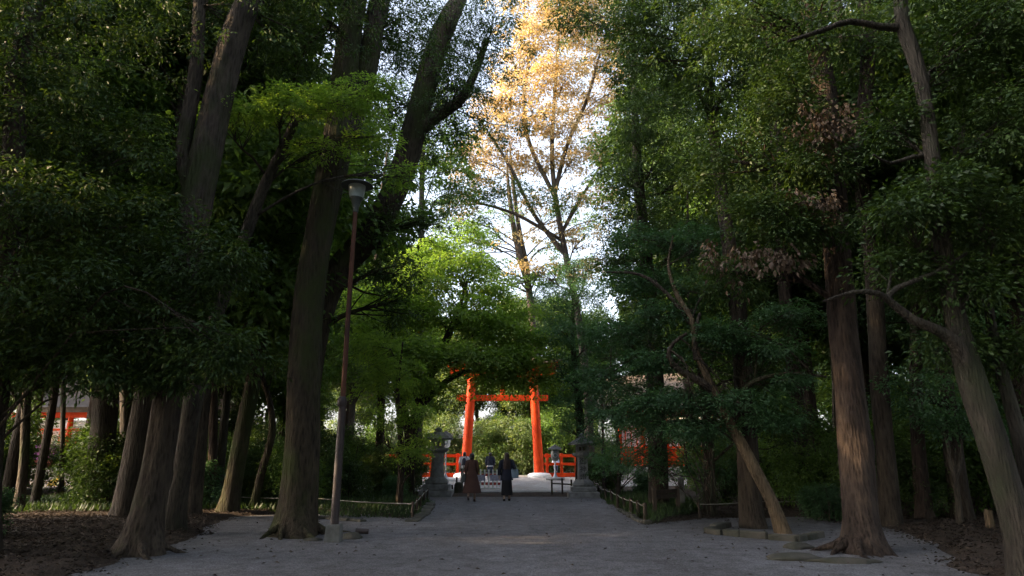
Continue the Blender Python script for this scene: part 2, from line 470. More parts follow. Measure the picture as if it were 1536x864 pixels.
def limb_mesh(name, start, r0, centre, clumps, rg, sag=.12, twigs=9, tip=.012):
    mb = MB()
    s, c = Vector(start), Vector(centre)
    mid = (s + c) / 2 + Vector((rg.normal() * .12, rg.normal() * .12, rg.normal() * .1 + sag)) * (c - s).length
    q1 = s.lerp(mid, .5) + Vector((0, 0, .04)) * (c - s).length
    pts = spline([(*s, r0), (*q1, r0 * .8), (*mid, r0 * .62), (*c, max(tip, r0 * .35))], .35)
    mb.tube(pts[:, :3], pts[:, 3].tolist(), 7)
    ch = clumps[rg.permutation(len(clumps))[:twigs]]
    for t in ch:
        j = int(rg.uniform(.45, .98) * (len(pts) - 1)); p0 = Vector(pts[j, :3]); p1 = Vector(t)
        if (p1 - p0).length < .1: continue
        rr = min(pts[j, 3] * .55, .008 + .012 * (p1 - p0).length)
        m = (p0 + p1) / 2 + Vector(rg.normal(size=3)) * .1 * (p1 - p0).length
        sp = spline([(*p0, rr), (*m, rr * .7), (*p1, .004)], .4)
        mb.tube(sp[:, :3], sp[:, 3].tolist(), 4)
    me = mesh_from(name, mb.v, mb.f)
    return me

def add_tree(name, label, base, rows, bark_m, blobs, style, leaf_m, cat='tree', group=None, flare=.5, sides=20,
             stems=(), seed=1, extra=(), limb_m=None, twigs=9, limb_r=.3, step=.2, rough=.05, flare_h=.9, roots=0):
    """rows/blobs in world coordinates; everything is stored relative to the tree's base."""
    base = Vector(base)
    t = thing(name, label, cat, base, 0, group)
    rg = np.random.default_rng(seed + 500)
    rel = [(r[0] - base.x, r[1] - base.y, r[2] - base.z, r[3]) for r in rows]
    me, c = trunk_mesh('trunk', rel, sides, flare, rough, seed, step, flare_h)
    link('trunk', me, bark_m, t)
    allc = [c]
    if roots:
        r0 = rows[0][3]
        for k in range(roots):
            a = 2 * math.pi * (k + rg.uniform(-.3, .3)) / roots; L = r0 * rg.uniform(1.2, 3.2); w = r0 * rg.uniform(.14, .24)
            pr = []
            for q in np.linspace(0, 1, 7):
                aa = a + .35 * math.sin(q * 3 + k) * q
                dd = r0 * .75 + L * q
                pr.append((dd * math.cos(aa), dd * math.sin(aa), r0 * .55 * (1 - q) ** 3 + .02 - .085 * q + .015 * math.sin(q * 9 + k), w * (1.15 - q) * (1 - .25 * math.sin(q * 6 + k))))
            me, _ = trunk_mesh('root', pr, 10, 0, .1, seed + 40 + k, .08)
            link('root', me, bark_m, t)
    for k, st in enumerate(stems):
        rs = [(r[0] - base.x, r[1] - base.y, r[2] - base.z, r[3]) for r in st]
        me, cc = trunk_mesh('stem', rs, max(8, sides // 2), 0, rough, seed + 7 + k, step)
        link('stem', me, limb_m or bark_m, t); allc.append(cc)
    allc = np.vstack(allc)
    rb = [((b[0][0] - base.x, b[0][1] - base.y, b[0][2] - base.z), b[1], b[2]) for b in blobs]
    if rb:
        pos, d, nr, L, W, tint, per_blob = crown_points(rb, style, seed)
        cm = leaves_mesh('crown', pos, d, nr, L, W, tint)
        tag(link('crown', cm, leaf_m, t), kind='stuff')
        for b, cl in zip(rb, per_blob):
            bc = np.array(b[0])
            dd = np.linalg.norm(allc[:, :3] - bc, axis=1) + np.maximum(0, allc[:, 2] - bc[2]) * 1.5 - 0.0
            dd += np.where(allc[:, 2] < .9, 50, 0)
            j = int(np.argmin(dd)); j = max(0, j - 4)
            p = allc[j]
            lm = limb_mesh('limb', p[:3], max(.02, min(p[3] * limb_r, .02 + .03 * np.linalg.norm(bc - p[:3]))), bc, cl, rg, twigs=twigs)
            link('limb', lm, limb_m or bark_m, t)
    for (bl, sty, lm_) in extra:                     # a second kind of leaf on the same tree
        rb = [((b[0][0] - base.x, b[0][1] - base.y, b[0][2] - base.z), b[1], b[2]) for b in bl]
        pos, d, nr, L, W, tint, _ = crown_points(rb, sty, seed + 90)
        tag(link('withered_leaves' if sty == 'dry' else 'crown', leaves_mesh('crown', pos, d, nr, L, W, tint), lm_, t), kind='stuff')
    return t

def TR(base_px, pts, Y=None, dY=0.0, ext=(), z0=-.15):
    """trunk rows from photo pixels: base (x,y,w) on the ground, then (x,y,w) points at the base's depth (+dY per point)"""
    b = G(base_px[0], base_px[1]) if Y is None else Vector((P(base_px[0], base_px[1], Y).x, Y, 0))
    Yb = b.y
    rows = [(b.x, b.y, z0, M(base_px[2], base_px[1], Yb) / 2 * .85)]
    for i, (x, y, w) in enumerate(pts):
        Yi = Yb + dY * (i + 1) / len(pts)
        p = P(x, y, Yi)
        if p.z < rows[-1][2] + .02: continue
        rows.append((p.x, p.y, p.z, M(w, y, Yi) / 2 * .84))
    for (dx, dy, dz, r) in ext:
        q = rows[-1]; rows.append((q[0] + dx, q[1] + dy, q[2] + dz, r))
    return b, rows
def ST(pts, Y, dY=0.0, ext=()):
    rows = []
    for i, (x, y, w) in enumerate(pts):
        Yi = Y + dY * i / max(1, len(pts) - 1)
        p = P(x, y, Yi); rows.append((p.x, p.y, p.z, M(w, y, Yi) / 2))
    for (dx, dy, dz, r) in ext:
        q = rows[-1]; rows.append((q[0] + dx, q[1] + dy, q[2] + dz, r))
    return rows
def B(x, y, Y, rx, rz, ry, n):
    c = P(x, y, Y)
    return (tuple(c), (M(rx, y, Y), ry, M(rz, y, Y)), n)

# ------------------------------------------------------------------ ground, path, court
def inside_dist(px, py, poly):
    """signed distance to polygon (negative inside)"""
    poly = np.array(poly); n = len(poly)
    d = np.full(px.shape, 1e9); ins = np.zeros(px.shape, bool)
    for i in range(n):
        a, b = poly[i], poly[(i + 1) % n]
        ab = b - a
        t = np.clip(((px - a[0]) * ab[0] + (py - a[1]) * ab[1]) / (ab @ ab), 0, 1)
        d = np.minimum(d, np.hypot(px - a[0] - t * ab[0], py - a[1] - t * ab[1]))
        cond = (a[1] > py) != (b[1] > py)
        xi = a[0] + (py - a[1]) / (b[1] - a[1] + 1e-12) * ab[0]
        ins ^= cond & (px < xi)
    return np.where(ins, -d, d)
def smooth_noise(x, y, seed, scale):
    rg = np.random.default_rng(seed); v = np.zeros_like(x)
    for k in range(10):
        a = rg.uniform(0, 6.28); f = scale * rg.uniform(.5, 3); v += np.sin(x * math.cos(a) * f + y * math.sin(a) * f + rg.uniform(0, 6.28)) / (1 + k * .15)
    return v / 6
STEP_Y = G(768, 741).y
pl = [G(150, 858), G(190, 836), G(300, 806), G(345, 776), G(430, 770), G(540, 772), G(617, 781), G(636, 757), G(640, 745)]
pr = [G(862, 745), G(893, 745), G(930, 765), G(972, 787), G(1060, 778), G(1200, 776), G(1330, 792), G(1400, 822), G(1440, 858)]
PATH = [(-6.5, -60), (-6.3, 4)] + [(p.x, p.y) for p in pl] + [(p.x, p.y) for p in pr] + [(7.2, 4), (7.0, -60)]
COURT = [(-60, STEP_Y + 4), (-14, STEP_Y + 3.5), (-5.5, STEP_Y + 3), (-4.2, STEP_Y), (3.6, STEP_Y), (5, STEP_Y + 6), (14, STEP_Y + 8), (60, STEP_Y + 9), (60, 72), (-60, 72)]
def axis(lo, hi, a, b, fine):
    left = a - np.cumsum(np.geomspace(fine, 12, 60)); left = left[left > lo]
    right = b + np.cumsum(np.geomspace(fine, 12, 60)); right = right[right < hi]
    return np.concatenate([[lo], left[::-1], np.arange(a, b, fine), right, [hi]])
gx = axis(-900, 900, -16, 16, .2); gy = axis(-300, 1500, 5, 34, .2)
X, Yg = np.meshgrid(gx, gy)
dp = np.minimum(inside_dist(X, Yg, PATH), inside_dist(X, Yg, COURT))
def ground_z(x, y):
    d = np.minimum(inside_dist(x, y, PATH), inside_dist(x, y, COURT))
    d = d + .28 * smooth_noise(x, y, 3, 2.6) + .1 * smooth_noise(x, y, 5, 8)
    k = np.clip((d + .35) / 1.0, 0, 1); k = k * k * (3 - 2 * k)
    return -.06 + k * (.14 + .045 * smooth_noise(x, y, 8, 1.3) + .02 * smooth_noise(x, y, 9, 5))
Z = ground_z(X, Yg)
Z = np.where((np.abs(X) > 150) | (np.abs(Yg) > 150), -.05, Z)
ny, nx = X.shape
ii = (np.arange(ny - 1)[:, None] * nx + np.arange(nx - 1)[None]).ravel()
gm = mesh_from('ground', np.stack([X, Yg, Z], -1).reshape(-1, 3).tolist(), np.stack([ii, ii + 1, ii + nx + 1, ii + nx], -1).tolist())
tag(link('ground', gm, 'soil'), 'dark forest floor soil under the trees', kind='structure')
def gz(x, y): return float(ground_z(np.array([float(x)]), np.array([float(y)]))[0])

def sheet(name, poly, z, mat, label, grow=.9, fine=.25):
    xs = [p[0] for p in poly]; ys = [p[1] for p in poly]
    ax_ = np.arange(min(xs) - grow, max(xs) + grow, fine); ay = np.arange(max(min(ys), -6) - grow, max(ys) + grow * (name != 'gravel_path'), fine)
    x, y = np.meshgrid(ax_, ay)
    d = inside_dist(x, y, poly)
    zz = z + .012 * smooth_noise(x, y, 21, 1.1)
    n = len(ax_); keep = d < grow
    idx = (np.arange(len(ay) - 1)[:, None] * n + np.arange(n - 1)[None])
    ok = keep[:-1, :-1] & keep[1:, :-1] & keep[:-1, 1:] & keep[1:, 1:]
    i = idx[ok]
    me = mesh_from(name, np.stack([x, y, zz], -1).reshape(-1, 3).tolist(), np.stack([i, i + 1, i + n + 1, i + n], -1).tolist())
    bm = bmesh.new(); bm.from_mesh(me)
    bmesh.ops.delete(bm, geom=[v for v in bm.verts if not v.link_faces], context='VERTS'); bm.to_mesh(me); bm.free()
    return tag(link(name, me, mat), label, kind='structure')
sheet('gravel_path', PATH, 0.0, 'gravel', 'wide grey gravel path running up to the gateway')
sheet('shrine_court', COURT, 0.06, 'court_gravel', 'pale open gravel court around the vermilion gateway', 0.0, .5)

# stone threshold across the path where the court begins
th_ = thing('stone_threshold', 'low grey stone step across the gravel path before the gateway', 'step', (0, STEP_Y, 0))
th_['kind'] = 'structure'
x = -3.75
k = 0
while x < 3.3:
    w = random.uniform(1.0, 1.5); w = min(w, 3.45 - x)
    MB().box((x + w / 2, 0.0, .035 + random.uniform(-.004, .004)), (w - .012, .5, .13), bev=.012).build('kerb_stone', 'stone', th_)
    MB().box((x + w / 2, .62, .055 + random.uniform(-.004, .004)), (w - .012, .66, .1), bev=.01).build('kerb_stone', 'stone', th_)
    x += w; k += 1

# ------------------------------------------------------------------ torii
TY = G(768, 716, .06).y
tl, tr_ = P(698, 709, TY).x, P(809, 711, TY).x
torii = thing('torii_gate', 'tall vermilion torii gateway standing over the end of the gravel path', 'gateway', ((tl + tr_) / 2, TY, .06))
half = (tr_ - tl) / 2
zn = P(760, 597, TY).z - .06; zk = P(760, 566, TY).z - .06
lean = M(6, 600, TY)
for s in (-1, 1):
    mb = MB()
    rows = []
    for q in np.linspace(0, 1, 12):
        rows.append((s * (half - lean * q * zk / zn), 0, 0.3 + (zk - .5) * q, .37 - .05 * q))
    V = [r[:3] for r in rows]
    mb.tube(V, [r[3] for r in rows], 28); mb.build('pillar', 'vermilion', torii, True)
    MB().lathe([(.9, -.05), (.92, .08), (.87, .2), (.75, .29), (.5, .34), (.1, .35)], 28, (s * half, 0, 0)).build('base_stone', 'plaster', torii, True)
    MB().lathe([(.4, 0), (.42, .05), (.4, .16), (.34, .2)], 24, (s * (half - lean * zk / zn), 0, zk - .24)).build('pillar_ring', 'vermilion', torii, True)
    MB().box((s * (half - lean + .52), 0, zn + .05), (.16, .3, .16), bev=.01).build('wedge', 'vermilion', torii)
xn = half - lean
MB().box((0, 0, zn), (2 * xn + 2.1, .24, .44), bev=.02).build('tie_beam', 'vermilion', torii)
MB().box((0, 0, (zn + zk) / 2 + .05), (.34, .3, zk - zn - .44), bev=.02).build('strut', 'vermilion', torii)
def curved_beam(z, L, dy, dz, rise, mat, name, slope=.12):
    V, F = [], []
    n = 24
    for i in range(n + 1):
        u = -1 + 2 * i / n
        x = u * (L + abs(u) ** 3 * slope)
        up = rise * abs(u) ** 2.5
        for (yy, zz) in ((-dy, -dz), (dy, -dz), (dy, dz), (-dy, dz)):
            V.append((x * (1 + (.02 if zz > 0 else 0)), yy, z + up + zz))
    for i in range(n):
        for k in range(4): F.append((i * 4 + k, (i + 1) * 4 + k, (i + 1) * 4 + (k + 1) % 4, i * 4 + (k + 1) % 4))
    F.append((3, 2, 1, 0)); F.append(tuple(n * 4 + k for k in range(4)))
    MB().add(V, F).build(name, mat, torii)
curved_beam(zk + .22, xn + 1.5, .3, .21, .28, 'vermilion', 'lower_lintel')
curved_beam(zk + .66, xn + 1.75, .36, .215, .34, 'vermilion', 'top_lintel')
curved_beam(zk + .95, xn + 1.95, .5, .06, .37, 'roof_bark', 'roof')

# red precinct fences left and right of the gateway
def red_fence(name, label, p0, p1, nposts, h=1.75, thick=.16):
    p0, p1 = Vector(p0), Vector(p1); L = (p1 - p0).length
    f = thing(name, label, 'fence', p0, math.atan2(p1.y - p0.y, p1.x - p0.x))
    for i in range(nposts):
        MB().box((L * i / (nposts - 1), 0, h / 2), (thick * 1.25, thick * 1.25, h), bev=.015).build('post', 'vermilion', f)
    for z, t in ((.16, .3), (h * .55, .2), (h * .9, .22)):
        MB().box((L / 2, 0, z), (L + .5, thick * .8, t), bev=.01).build('rail', 'vermilion', f)
    return f
fl = P(688, 705, TY + .6).x; fr = P(819, 705, TY + .6).x
red_fence('shrine_fence', 'open vermilion rail fence joining the lantern side of the gateway on the left', (fl - 8.2, TY + .6, .06), (fl - .1, TY + .6, .06), 5)
red_fence('shrine_fence', 'short vermilion rail fence against the right pillar of the gateway', (fr + .1, TY + .6, .06), (fr + 2.3, TY + .6, .06), 3)

# ------------------------------------------------------------------ shrine buildings glimpsed through the trees
def hall(name, label, x0, x1, Y, depth, h, bays, curtain=None, rz=0.0, roof_h=2.6, floor=.8):
    t = thing(name, label, 'building', ((x0 + x1) / 2, Y, .06), rz)
    L = x1 - x0
    MB().box((0, depth / 2, floor / 2), (L + 1.6, depth + 1.6, floor), bev=.02).build('platform', 'stone', t)
    bw = L / bays
    for i in range(bays + 1):
        MB().lathe([(.17, 0), (.17, h)], 14, (-L / 2 + bw * i, 0, floor)).build('post', 'vermilion', t, True)
    for i in range(bays):
        cx = -L / 2 + bw * (i + .5)
        MB().box((cx, .12, floor + h * .62), (bw - .34, .06, h * .5)).build('wall_panel', 'plaster', t)
        MB().box((cx, .1, floor + h * .18), (bw - .34, .08, h * .3)).build('dado_panel', 'red_dark' if curtain else 'vermilion', t)
        MB().box((cx, -.02, floor + h * .36), (bw - .3, .16, .14)).build('rail', 'vermilion', t)
        MB().box((cx, -.02, floor + h * .72), (bw - .3, .16, .14)).build('rail', 'vermilion', t)
        for q in (-.25, 0, .25):
            MB().box((cx + q * bw, -.01, floor + h * .54), (.06, .1, h * .3)).build('lattice_bar', 'vermilion', t)
        if curtain: MB().box((cx, -.09, floor + h * .3), (bw - .3, .03, h * .3)).build('curtain', curtain, t)
    MB().box((0, 0, floor + h), (L + .9, .3, .34), bev=.02).build('beam', 'vermilion', t)
    MB().box((0, depth, floor + h / 2), (L, .1, h)).build('back_wall', 'plaster', t)
    for s in (-1, 1): MB().box((s * L / 2, depth / 2 + .1, floor + h / 2), (.1, depth - .3, h)).build('side_wall', 'plaster', t)
    e = 1.5; z0 = floor + h + .25; n = 8; V = []; F = []
    for (sy, sgn) in ((-e, 1), (depth + e, -1)):
        for i in range(n + 1):
            u = i / n; y = sy + (depth / 2 - sy) * u; z = z0 + roof_h * (u ** 1.35)
            V += [(-L / 2 - e, y, z), (L / 2 + e, y, z), (-L / 2 - e, y, z + .16), (L / 2 + e, y, z + .16)]
    for b in (0, (n + 1) * 4):
        for i in range(n):
            a = b + i * 4
            F += [(a, a + 1, a + 5, a + 4), (a + 2, a + 6, a + 7, a + 3), (a, a + 4, a + 6, a + 2), (a + 1, a + 3, a + 7, a + 5)]
        F.append((b, b + 2, b + 3, b + 1))
    MB().add(V, F).build('roof', 'roof_bark', t)
    return t
hall('shrine_hall', 'vermilion and white shrine hall glimpsed through the shrubs behind the stone lantern on the right', P(930, 700, 46).x, P(1110, 700, 46).x, 46, 6, 3.6, 5, None, R(-22))
hall('shrine_hall', 'red and white shrine hall with purple curtains behind the dark wood on the left', P(-60, 700, 44).x, P(250, 700, 44).x, 44, 6, 3.3, 6, 'purple_cloth')

# ------------------------------------------------------------------ stone lanterns
def stone_lantern(label, px, py, top_py, mat, slim=1.0, text=True):
    b = G(px, py); H = P(px, top_py, b.y).z
    t = thing('stone_lantern', label, 'lantern', b, 0, 'stone lanterns flanking the path')
    k = H / 2.6
    MB().box((0, 0, .1 * k), (1.25 * k, 1.25 * k, .26 * k), bev=.02).build('plinth', mat, t)
    MB().box((0, 0, .33 * k), (1.0 * k, 1.0 * k, .22 * k), bev=.03).build('base_block', mat, t)
    MB().lathe([(.46 * k, .43 * k), (.5 * k, .5 * k), (.46 * k, .6 * k), (.36 * k, .68 * k), (.3 * k, .72 * k)], 6, rz=.52).build('pedestal', mat, t)
    if slim < 1:
        V, F = [], []
        MB().lathe([(.33 * k * slim, .71 * k), (.29 * k * slim, 1.62 * k)], 4, rz=R(45)).build('shaft', mat, t)
    else:
        MB().lathe([(.29 * k, .71 * k), (.25 * k, .95 * k), (.24 * k, 1.2 * k), (.25 * k, 1.45 * k), (.29 * k, 1.62 * k)], 18).build('shaft', mat, t, True)
    MB().lathe([(.3 * k, 1.61 * k), (.46 * k, 1.7 * k), (.48 * k, 1.78 * k), (.4 * k, 1.8 * k)], 6, rz=.52).build('platform', mat, t)
    fb = MB()
    for s in (-1, 1):
        for q in (-1, 1): fb.box((s * .2 * k, q * .2 * k, 1.96 * k), (.1 * k, .1 * k, .32 * k))
        fb.box((0, s * .21 * k, 2.08 * k), (.3 * k, .06 * k, .08 * k)); fb.box((0, s * .21 * k, 1.84 * k), (.3 * k, .06 * k, .08 * k))
        fb.box((s * .21 * k, 0, 2.08 * k), (.06 * k, .3 * k, .08 * k)); fb.box((s * .21 * k, 0, 1.84 * k), (.06 * k, .3 * k, .08 * k))
        fb.box((0, s * .2 * k, 1.96 * k), (.04 * k, .04 * k, .2 * k))
    fb.build('fire_box', mat, t)
    MB().lathe([(.52 * k, 2.12 * k), (.66 * k, 2.13 * k), (.66 * k, 2.18 * k), (.5 * k, 2.25 * k), (.3 * k, 2.36 * k), (.16 * k, 2.43 * k)], 6, rz=.52).build('roof', mat, t)
    MB().lathe([(.1 * k, 2.42 * k), (.15 * k, 2.47 * k), (.14 * k, 2.52 * k), (.06 * k, 2.58 * k), (.01, 2.62 * k)], 12).build('finial', mat, t, True)
    if text:
        cu = bpy.data.curves.new('inscription', 'FONT'); cu.body = '御\n神\n燈'; cu.size = .3 * k; cu.align_x = 'CENTER'; cu.extrude = .003; cu.space_line = 1.05
        o = bpy.data.objects.new('tmp', cu); COL.objects.link(o)
        dg = bpy.context.evaluated_depsgraph_get(); me = bpy.data.meshes.new_from_object(o.evaluated_get(dg))
        bpy.data.objects.remove(o)
        me.materials.clear()
        q = link('inscription', me, 'ink', t)
        q.location = (0, -.33 * k * slim * .7071 + .012, 1.34 * k); q.rotation_euler = (R(90) - .03, 0, 0)
    return t
stone_lantern('dark weathered stone lantern with round shaft beside the gravel path, overhung by maple leaves', 655, 744, 641, 'stone', 1.0, False)
stone_lantern('grey stone lantern with square inscribed shaft standing before the dark evergreens', 875, 746, 650, 'stone', .92, True)

# ------------------------------------------------------------------ park lamps
def lamp_post(label, px, py, top_py, hidden=False):
    b = G(px, py); H = P(px, top_py, b.y).z
    t = thing('lamp_post', label, 'street lamp', b, 0)
    MB().lathe([(.19, -.05), (.17, .27), (.155, .3)], 4, rz=R(45)).build('concrete_footing', 'concrete', t)
    MB().tube([(0, 0, .29), (.01, 0, H * .3), (.012, 0, H * .36)], [.075, .07, .068], 14).build('lower_pole', 'rust_dark', t, True)
    MB().lathe([(.07, H * .345), (.088, H * .35), (.088, H * .362), (.06, H * .372)], 14).build('collar', 'rust_dark', t, True)
    MB().tube([(0.01, 0, H * .368), (.015, 0, H * .7), (.03, 0, H - .62)], [.048, .045, .042], 12).build('upper_pole', 'rust', t, True)
    c = (.03, 0, H)
    MB().lathe([(.035, -.66), (.055, -.64), (.06, -.56), (.1, -.42), (.125, -.36)], 18, c).build('lamp_holder', 'lamp_metal', t, True)
    MB().lathe([(.126, -.36), (.15, -.26), (.165, -.14), (.17, -.09)], 20, c).build('glass_shade', 'lamp_glass', t, True)
    MB().lathe([(.128, -.37), (.134, -.36), (.134, -.345), (.128, -.335)], 20, c).build('band', 'lamp_metal', t, True)
    MB().lathe([(.32, -.085), (.31, -.065), (.2, -.035), (.08, -.01), (.03, 0)], 24, c).build('lamp_cap', 'lamp_metal', t, True)
    return t
lamp_post('tall rusty lamp post with glass shade and wide flat cap beside the thick trunk', 500, 813, 273)
lamp_post('slim rusty lamp post on a pale footing next to the inscribed stone lantern', 907, 745, 555)

# ------------------------------------------------------------------ crest lantern stands in the court
def crest_stand(label, px, py, Y, top, body):
    b = Vector((P(px, py, Y).x, Y, .06))
    t = thing('lantern_stand', label, 'lantern', b, 0, 'paper lantern stands by the gateway')
    body_mat = 'lantern_paper' if body else 'lamp_metal'
    H = P(px, top, Y).z - .06
    MB().lathe([(.62, 0), (.64, .12), (.6, .17), (.1, .18)], 24).build('base_slab', 'plaster' if body else 'stone', t, True)
    MB().lathe([(.22, .17), (.14, .24), (.06, .4), (.045, .6), (.04, H - .3)], 12).build('pole', 'metal_grey', t, True)
    MB().box((.18, 0, H - .3), (.45, .04, .04)).build('bracket', 'metal_grey', t)
    MB().lathe([(.1, -1.0), (.2, -.96), (.26, -.8), (.27, -.5), (.24, -.34), (.12, -.28)], 18, (.0, -.02, H), 1, 1).build('paper_shade', body_mat, t, True)
    V = [(-.42, -.4, -.2), (.42, -.4, -.2), (.42, .4, -.2), (-.42, .4, -.2), (0, -.42, .06), (0, .42, .06), (-.42, -.4, -.25), (.42, -.4, -.25), (.42, .4, -.25), (-.42, .4, -.25)]
    F = [(0, 4, 5, 3), (1, 2, 5, 4), (0, 6, 7, 1), (2, 8, 9, 3), (6, 9, 8, 7), (0, 1, 4), (2, 3, 5), (0, 3, 9, 6), (1, 7, 8, 2)]
    MB().add([(v[0], v[1], v[2] + H) for v in V], F).build('little_roof', 'metal_grey', t)
    cm = MB()
    for k in range(20):
        a0, a1 = 2 * math.pi * k / 20, 2 * math.pi * (k + 1) / 20
        r0, r1 = .1, .145
        pts = []
        for (a, r) in ((a0, r0), (a1, r0), (a1, r1), (a0, r1)):
            xx, zz = r * math.cos(a), r * math.sin(a); pts.append((xx, -.02 - math.sqrt(max(.0, .275 ** 2 - xx * xx)) - .004, H - .64 + zz))
        cm.add(pts, [(0, 1, 2, 3)])
    cm.build('crest', 'metal_grey', t)
    return t
crest_stand('white paper lantern with round crest on a metal stand behind the dark stone lantern', 668, 720, 44, 648, True)
crest_stand('grey lantern on a metal stand before the short vermilion rail fence', 833, 718, 45, 668, False)

# low white picket barrier with notices
b = G(702, 733, .06); wB = M(62, 733, b.y); hB = M(27, 733, b.y)
t = thing('picket_barrier', 'low white picket barrier with red rails and two notices in the court', 'barrier', (b.x, b.y, .06))
n = 11
for i in range(n):
    MB().box((wB * i / (n - 1), 0, hB / 2 + .03), (.07, .03, hB - .02), bev=.004).build('picket', 'white_paint', t)
for z in (.24, .66): MB().box((wB / 2, .045, hB * z / .9), (wB + .12, .05, .12)).build('rail', 'red_dark', t)
MB().box((wB / 2, .0, .03), (wB + .1, .35, .05)).build('foot_beam', 'white_paint', t)
MB().box((wB / 2, .05, hB * .9), (wB + .1, .045, .05)).build('rail', 'ink', t)
for xx in (.27, .68): MB().box((wB * xx, -.035, hB * .58), (wB * .3, .02, hB * .32)).build('notice', 'notice', t)

# round blue sign on a yellow stand in the wood on the left
sb = P(85, 724, 36); sb = Vector((sb.x, 36, .05))
t = thing('round_sign', 'round blue sign with white arrow on a yellow stand beyond the dark trunks', 'sign', sb)
MB().lathe([(.42, 0), (.4, .1), (.3, .3), (.1, .34)], 4, rz=R(45)).build('stand_foot', 'yellow', t)
MB().tube([(0, 0, .3), (0, 0, 1.1)], .06, 10).build('stand_pole', 'yellow', t, True)
d_ = MB().lathe([(.36, -.02), (.36, .02)], 28)
o = d_.build('disc', 'blue_sign', t); o.rotation_euler = (R(90), 0, 0); o.location = (0, -.05, 1.38)
rm = MB()
for k in range(28):
    a0, a1 = 2 * math.pi * k / 28, 2 * math.pi * (k + 1) / 28
    rm.add([(r * math.cos(a), r * math.sin(a), .024) for a, r in ((a0, .325), (a1, .325), (a1, .365), (a0, .365))], [(0, 1, 2, 3)])
o2 = rm.build('white_rim', 'white_paint', t); o2.rotation_euler = (R(90), 0, 0); o2.location = (0, -.05, 1.38)
am = MB().box((-.09, .06, .026), (.07, .3, .006)); am.box((.0, -.1, .026), (.22, .07, .006)); am.box((.1, 0, .026), (.07, .2, .006))
am.add([(.0, .1, .028), (.2, .1, .028), (.1, .24, .028)], [(0, 1, 2)])
o3 = am.build('arrow', 'white_paint', t); o3.rotation_euler = (R(90), 0, 0); o3.location = (0, -.05, 1.38)

# ------------------------------------------------------------------ rope fences, kerbs, posts
def rope_pts(a, b_, sag=.04, n=6):
    return [Vector(a).lerp(Vector(b_), i / n) - Vector((0, 0, sag * 4 * (i / n) * (1 - i / n))) for i in range(n + 1)]
def rope_fence(label, px_posts, h=.42, r=.045, ropes=True, mat='wood_dark', more=()):
    pts = [G(x, y, 0.0) for x, y in px_posts] + [Vector(m) for m in more]
    t = thing('rope_fence', label, 'fence', pts[0])
    tops = []
    for i, p in enumerate(pts):
        q = p - pts[0]; hh = h * random.uniform(.94, 1.06)
        tl_ = Vector((random.uniform(-.015, .015), random.uniform(-.015, .015), hh))
        MB().tube([q - Vector((0, 0, .15)), q + tl_ * .5, q + tl_ - Vector((0, 0, .01)), q + tl_], [r, r, r * .97, r * .8], 10).build('post', mat, t, True)
        tops.append(q + tl_ - Vector((0, 0, .05)))
    if ropes:
        for a, c in zip(tops[:-1], tops[1:]):
            MB().tube(rope_pts(a, c, .03), .013, 6).build('rope', 'rope', t, True)
    return t
rope_fence('low dark wooden post and rope fence curving along the grassy edge of the path', [(898, 744), (909, 750), (918, 756), (927, 762), (937, 767), (947, 772.5), (957.5, 778), (968, 784)])
rope_fence('low rope fence round the shaded grass bed on the left of the path', [(641, 750), (636, 756), (630, 763), (625, 770), (618, 779), (470, 768), (330, 763), (190, 764)], .4, .04, True, 'wood_dark')
gA, gB = G(983, 778), G(1018, 774)
t = thing('wooden_gate', 'dark wooden two post gate frame set in the grass beside the pale marker post', 'gate', gA)
for q in (Vector((0, 0, 0)), gB - gA):
    MB().box(q + Vector((0, 0, .3)), (.1, .1, .85), bev=.01).build('post', 'wood_dark', t)
dv = gB - gA
rotm = Matrix.Rotation(math.atan2(dv.y, dv.x), 3, 'Z')
for z in (.62, .5): MB().box(dv / 2 + Vector((0, 0, z)), (dv.length - .1, .04, .09), rotm).build('board', 'wood_dark', t)
MB().box(dv / 2 + Vector((0, 0, .03)), (dv.length - .11, .08, .08), rotm).build('sill', 'wood_dark', t)
p = G(1024, 766)
m_ = MB().box((0, 0, .42), (.15, .13, .95), bev=.012); m_.lathe([(.075, .89), (.01, .94)], 4, rz=R(45))
tag(m_.build('marker_post', 'concrete'), 'pale square concrete marker post beside the wooden gate frame', 'post').location = p
rope_fence('thin rope strung low on stakes in front of the dark undergrowth on the right', [(1050, 778), (1130, 772), (1235, 768)], .38, .03, True, 'wood_dark')

def stone_row(name, label, pts, w=.16, h=.12, L=(.3, .55), mat='stone_moss', jitter=.02):
    pts = [Vector(p) for p in pts]; t = thing(name, label, 'kerb', pts[0])
    for a, c in zip(pts[:-1], pts[1:]):
        d = c - a; n = max(1, round(d.length / random.uniform(*L)))
        for i in range(n):
            q = a.lerp(c, (i + .5) / n) - pts[0] + Vector((random.uniform(-jitter, jitter), random.uniform(-jitter, jitter), random.uniform(-.02, .015)))
            rm_ = Matrix.Rotation(math.atan2(d.y, d.x) + random.uniform(-.06, .06), 3, 'Z') @ Matrix.Rotation(random.uniform(-.05, .05), 3, 'X')
            MB().box(q + Vector((0, 0, h * .35)), (d.length / n - .015, w * random.uniform(.85, 1.15), h), rm_, .018).build('stone', mat, t)
    return t
stone_row('edging_stones', 'mossy kerb stones round the raised bed under the leaning trunk', [G(1092, 790), G(1060, 800), G(1110, 806), G(1195, 812), G(1232, 806)], .16, .14, (.35, .7), 'stone_moss', .035)
stone_row('edging_stones', 'small edging stones along the foot of the right rope fence', [G(930, 766), G(945, 775), G(965, 786), G(980, 786)], .14, .09)
stone_row('edging_stones', 'flat pale edging stones at the corner of the left rope fence', [G(618, 783), G(636, 772), G(646, 757)], .3, .07)
stone_row('edging_stones', 'half buried stones behind the lamp footing and thick trunk', [G(475, 777), G(545, 783)], .18, .08)

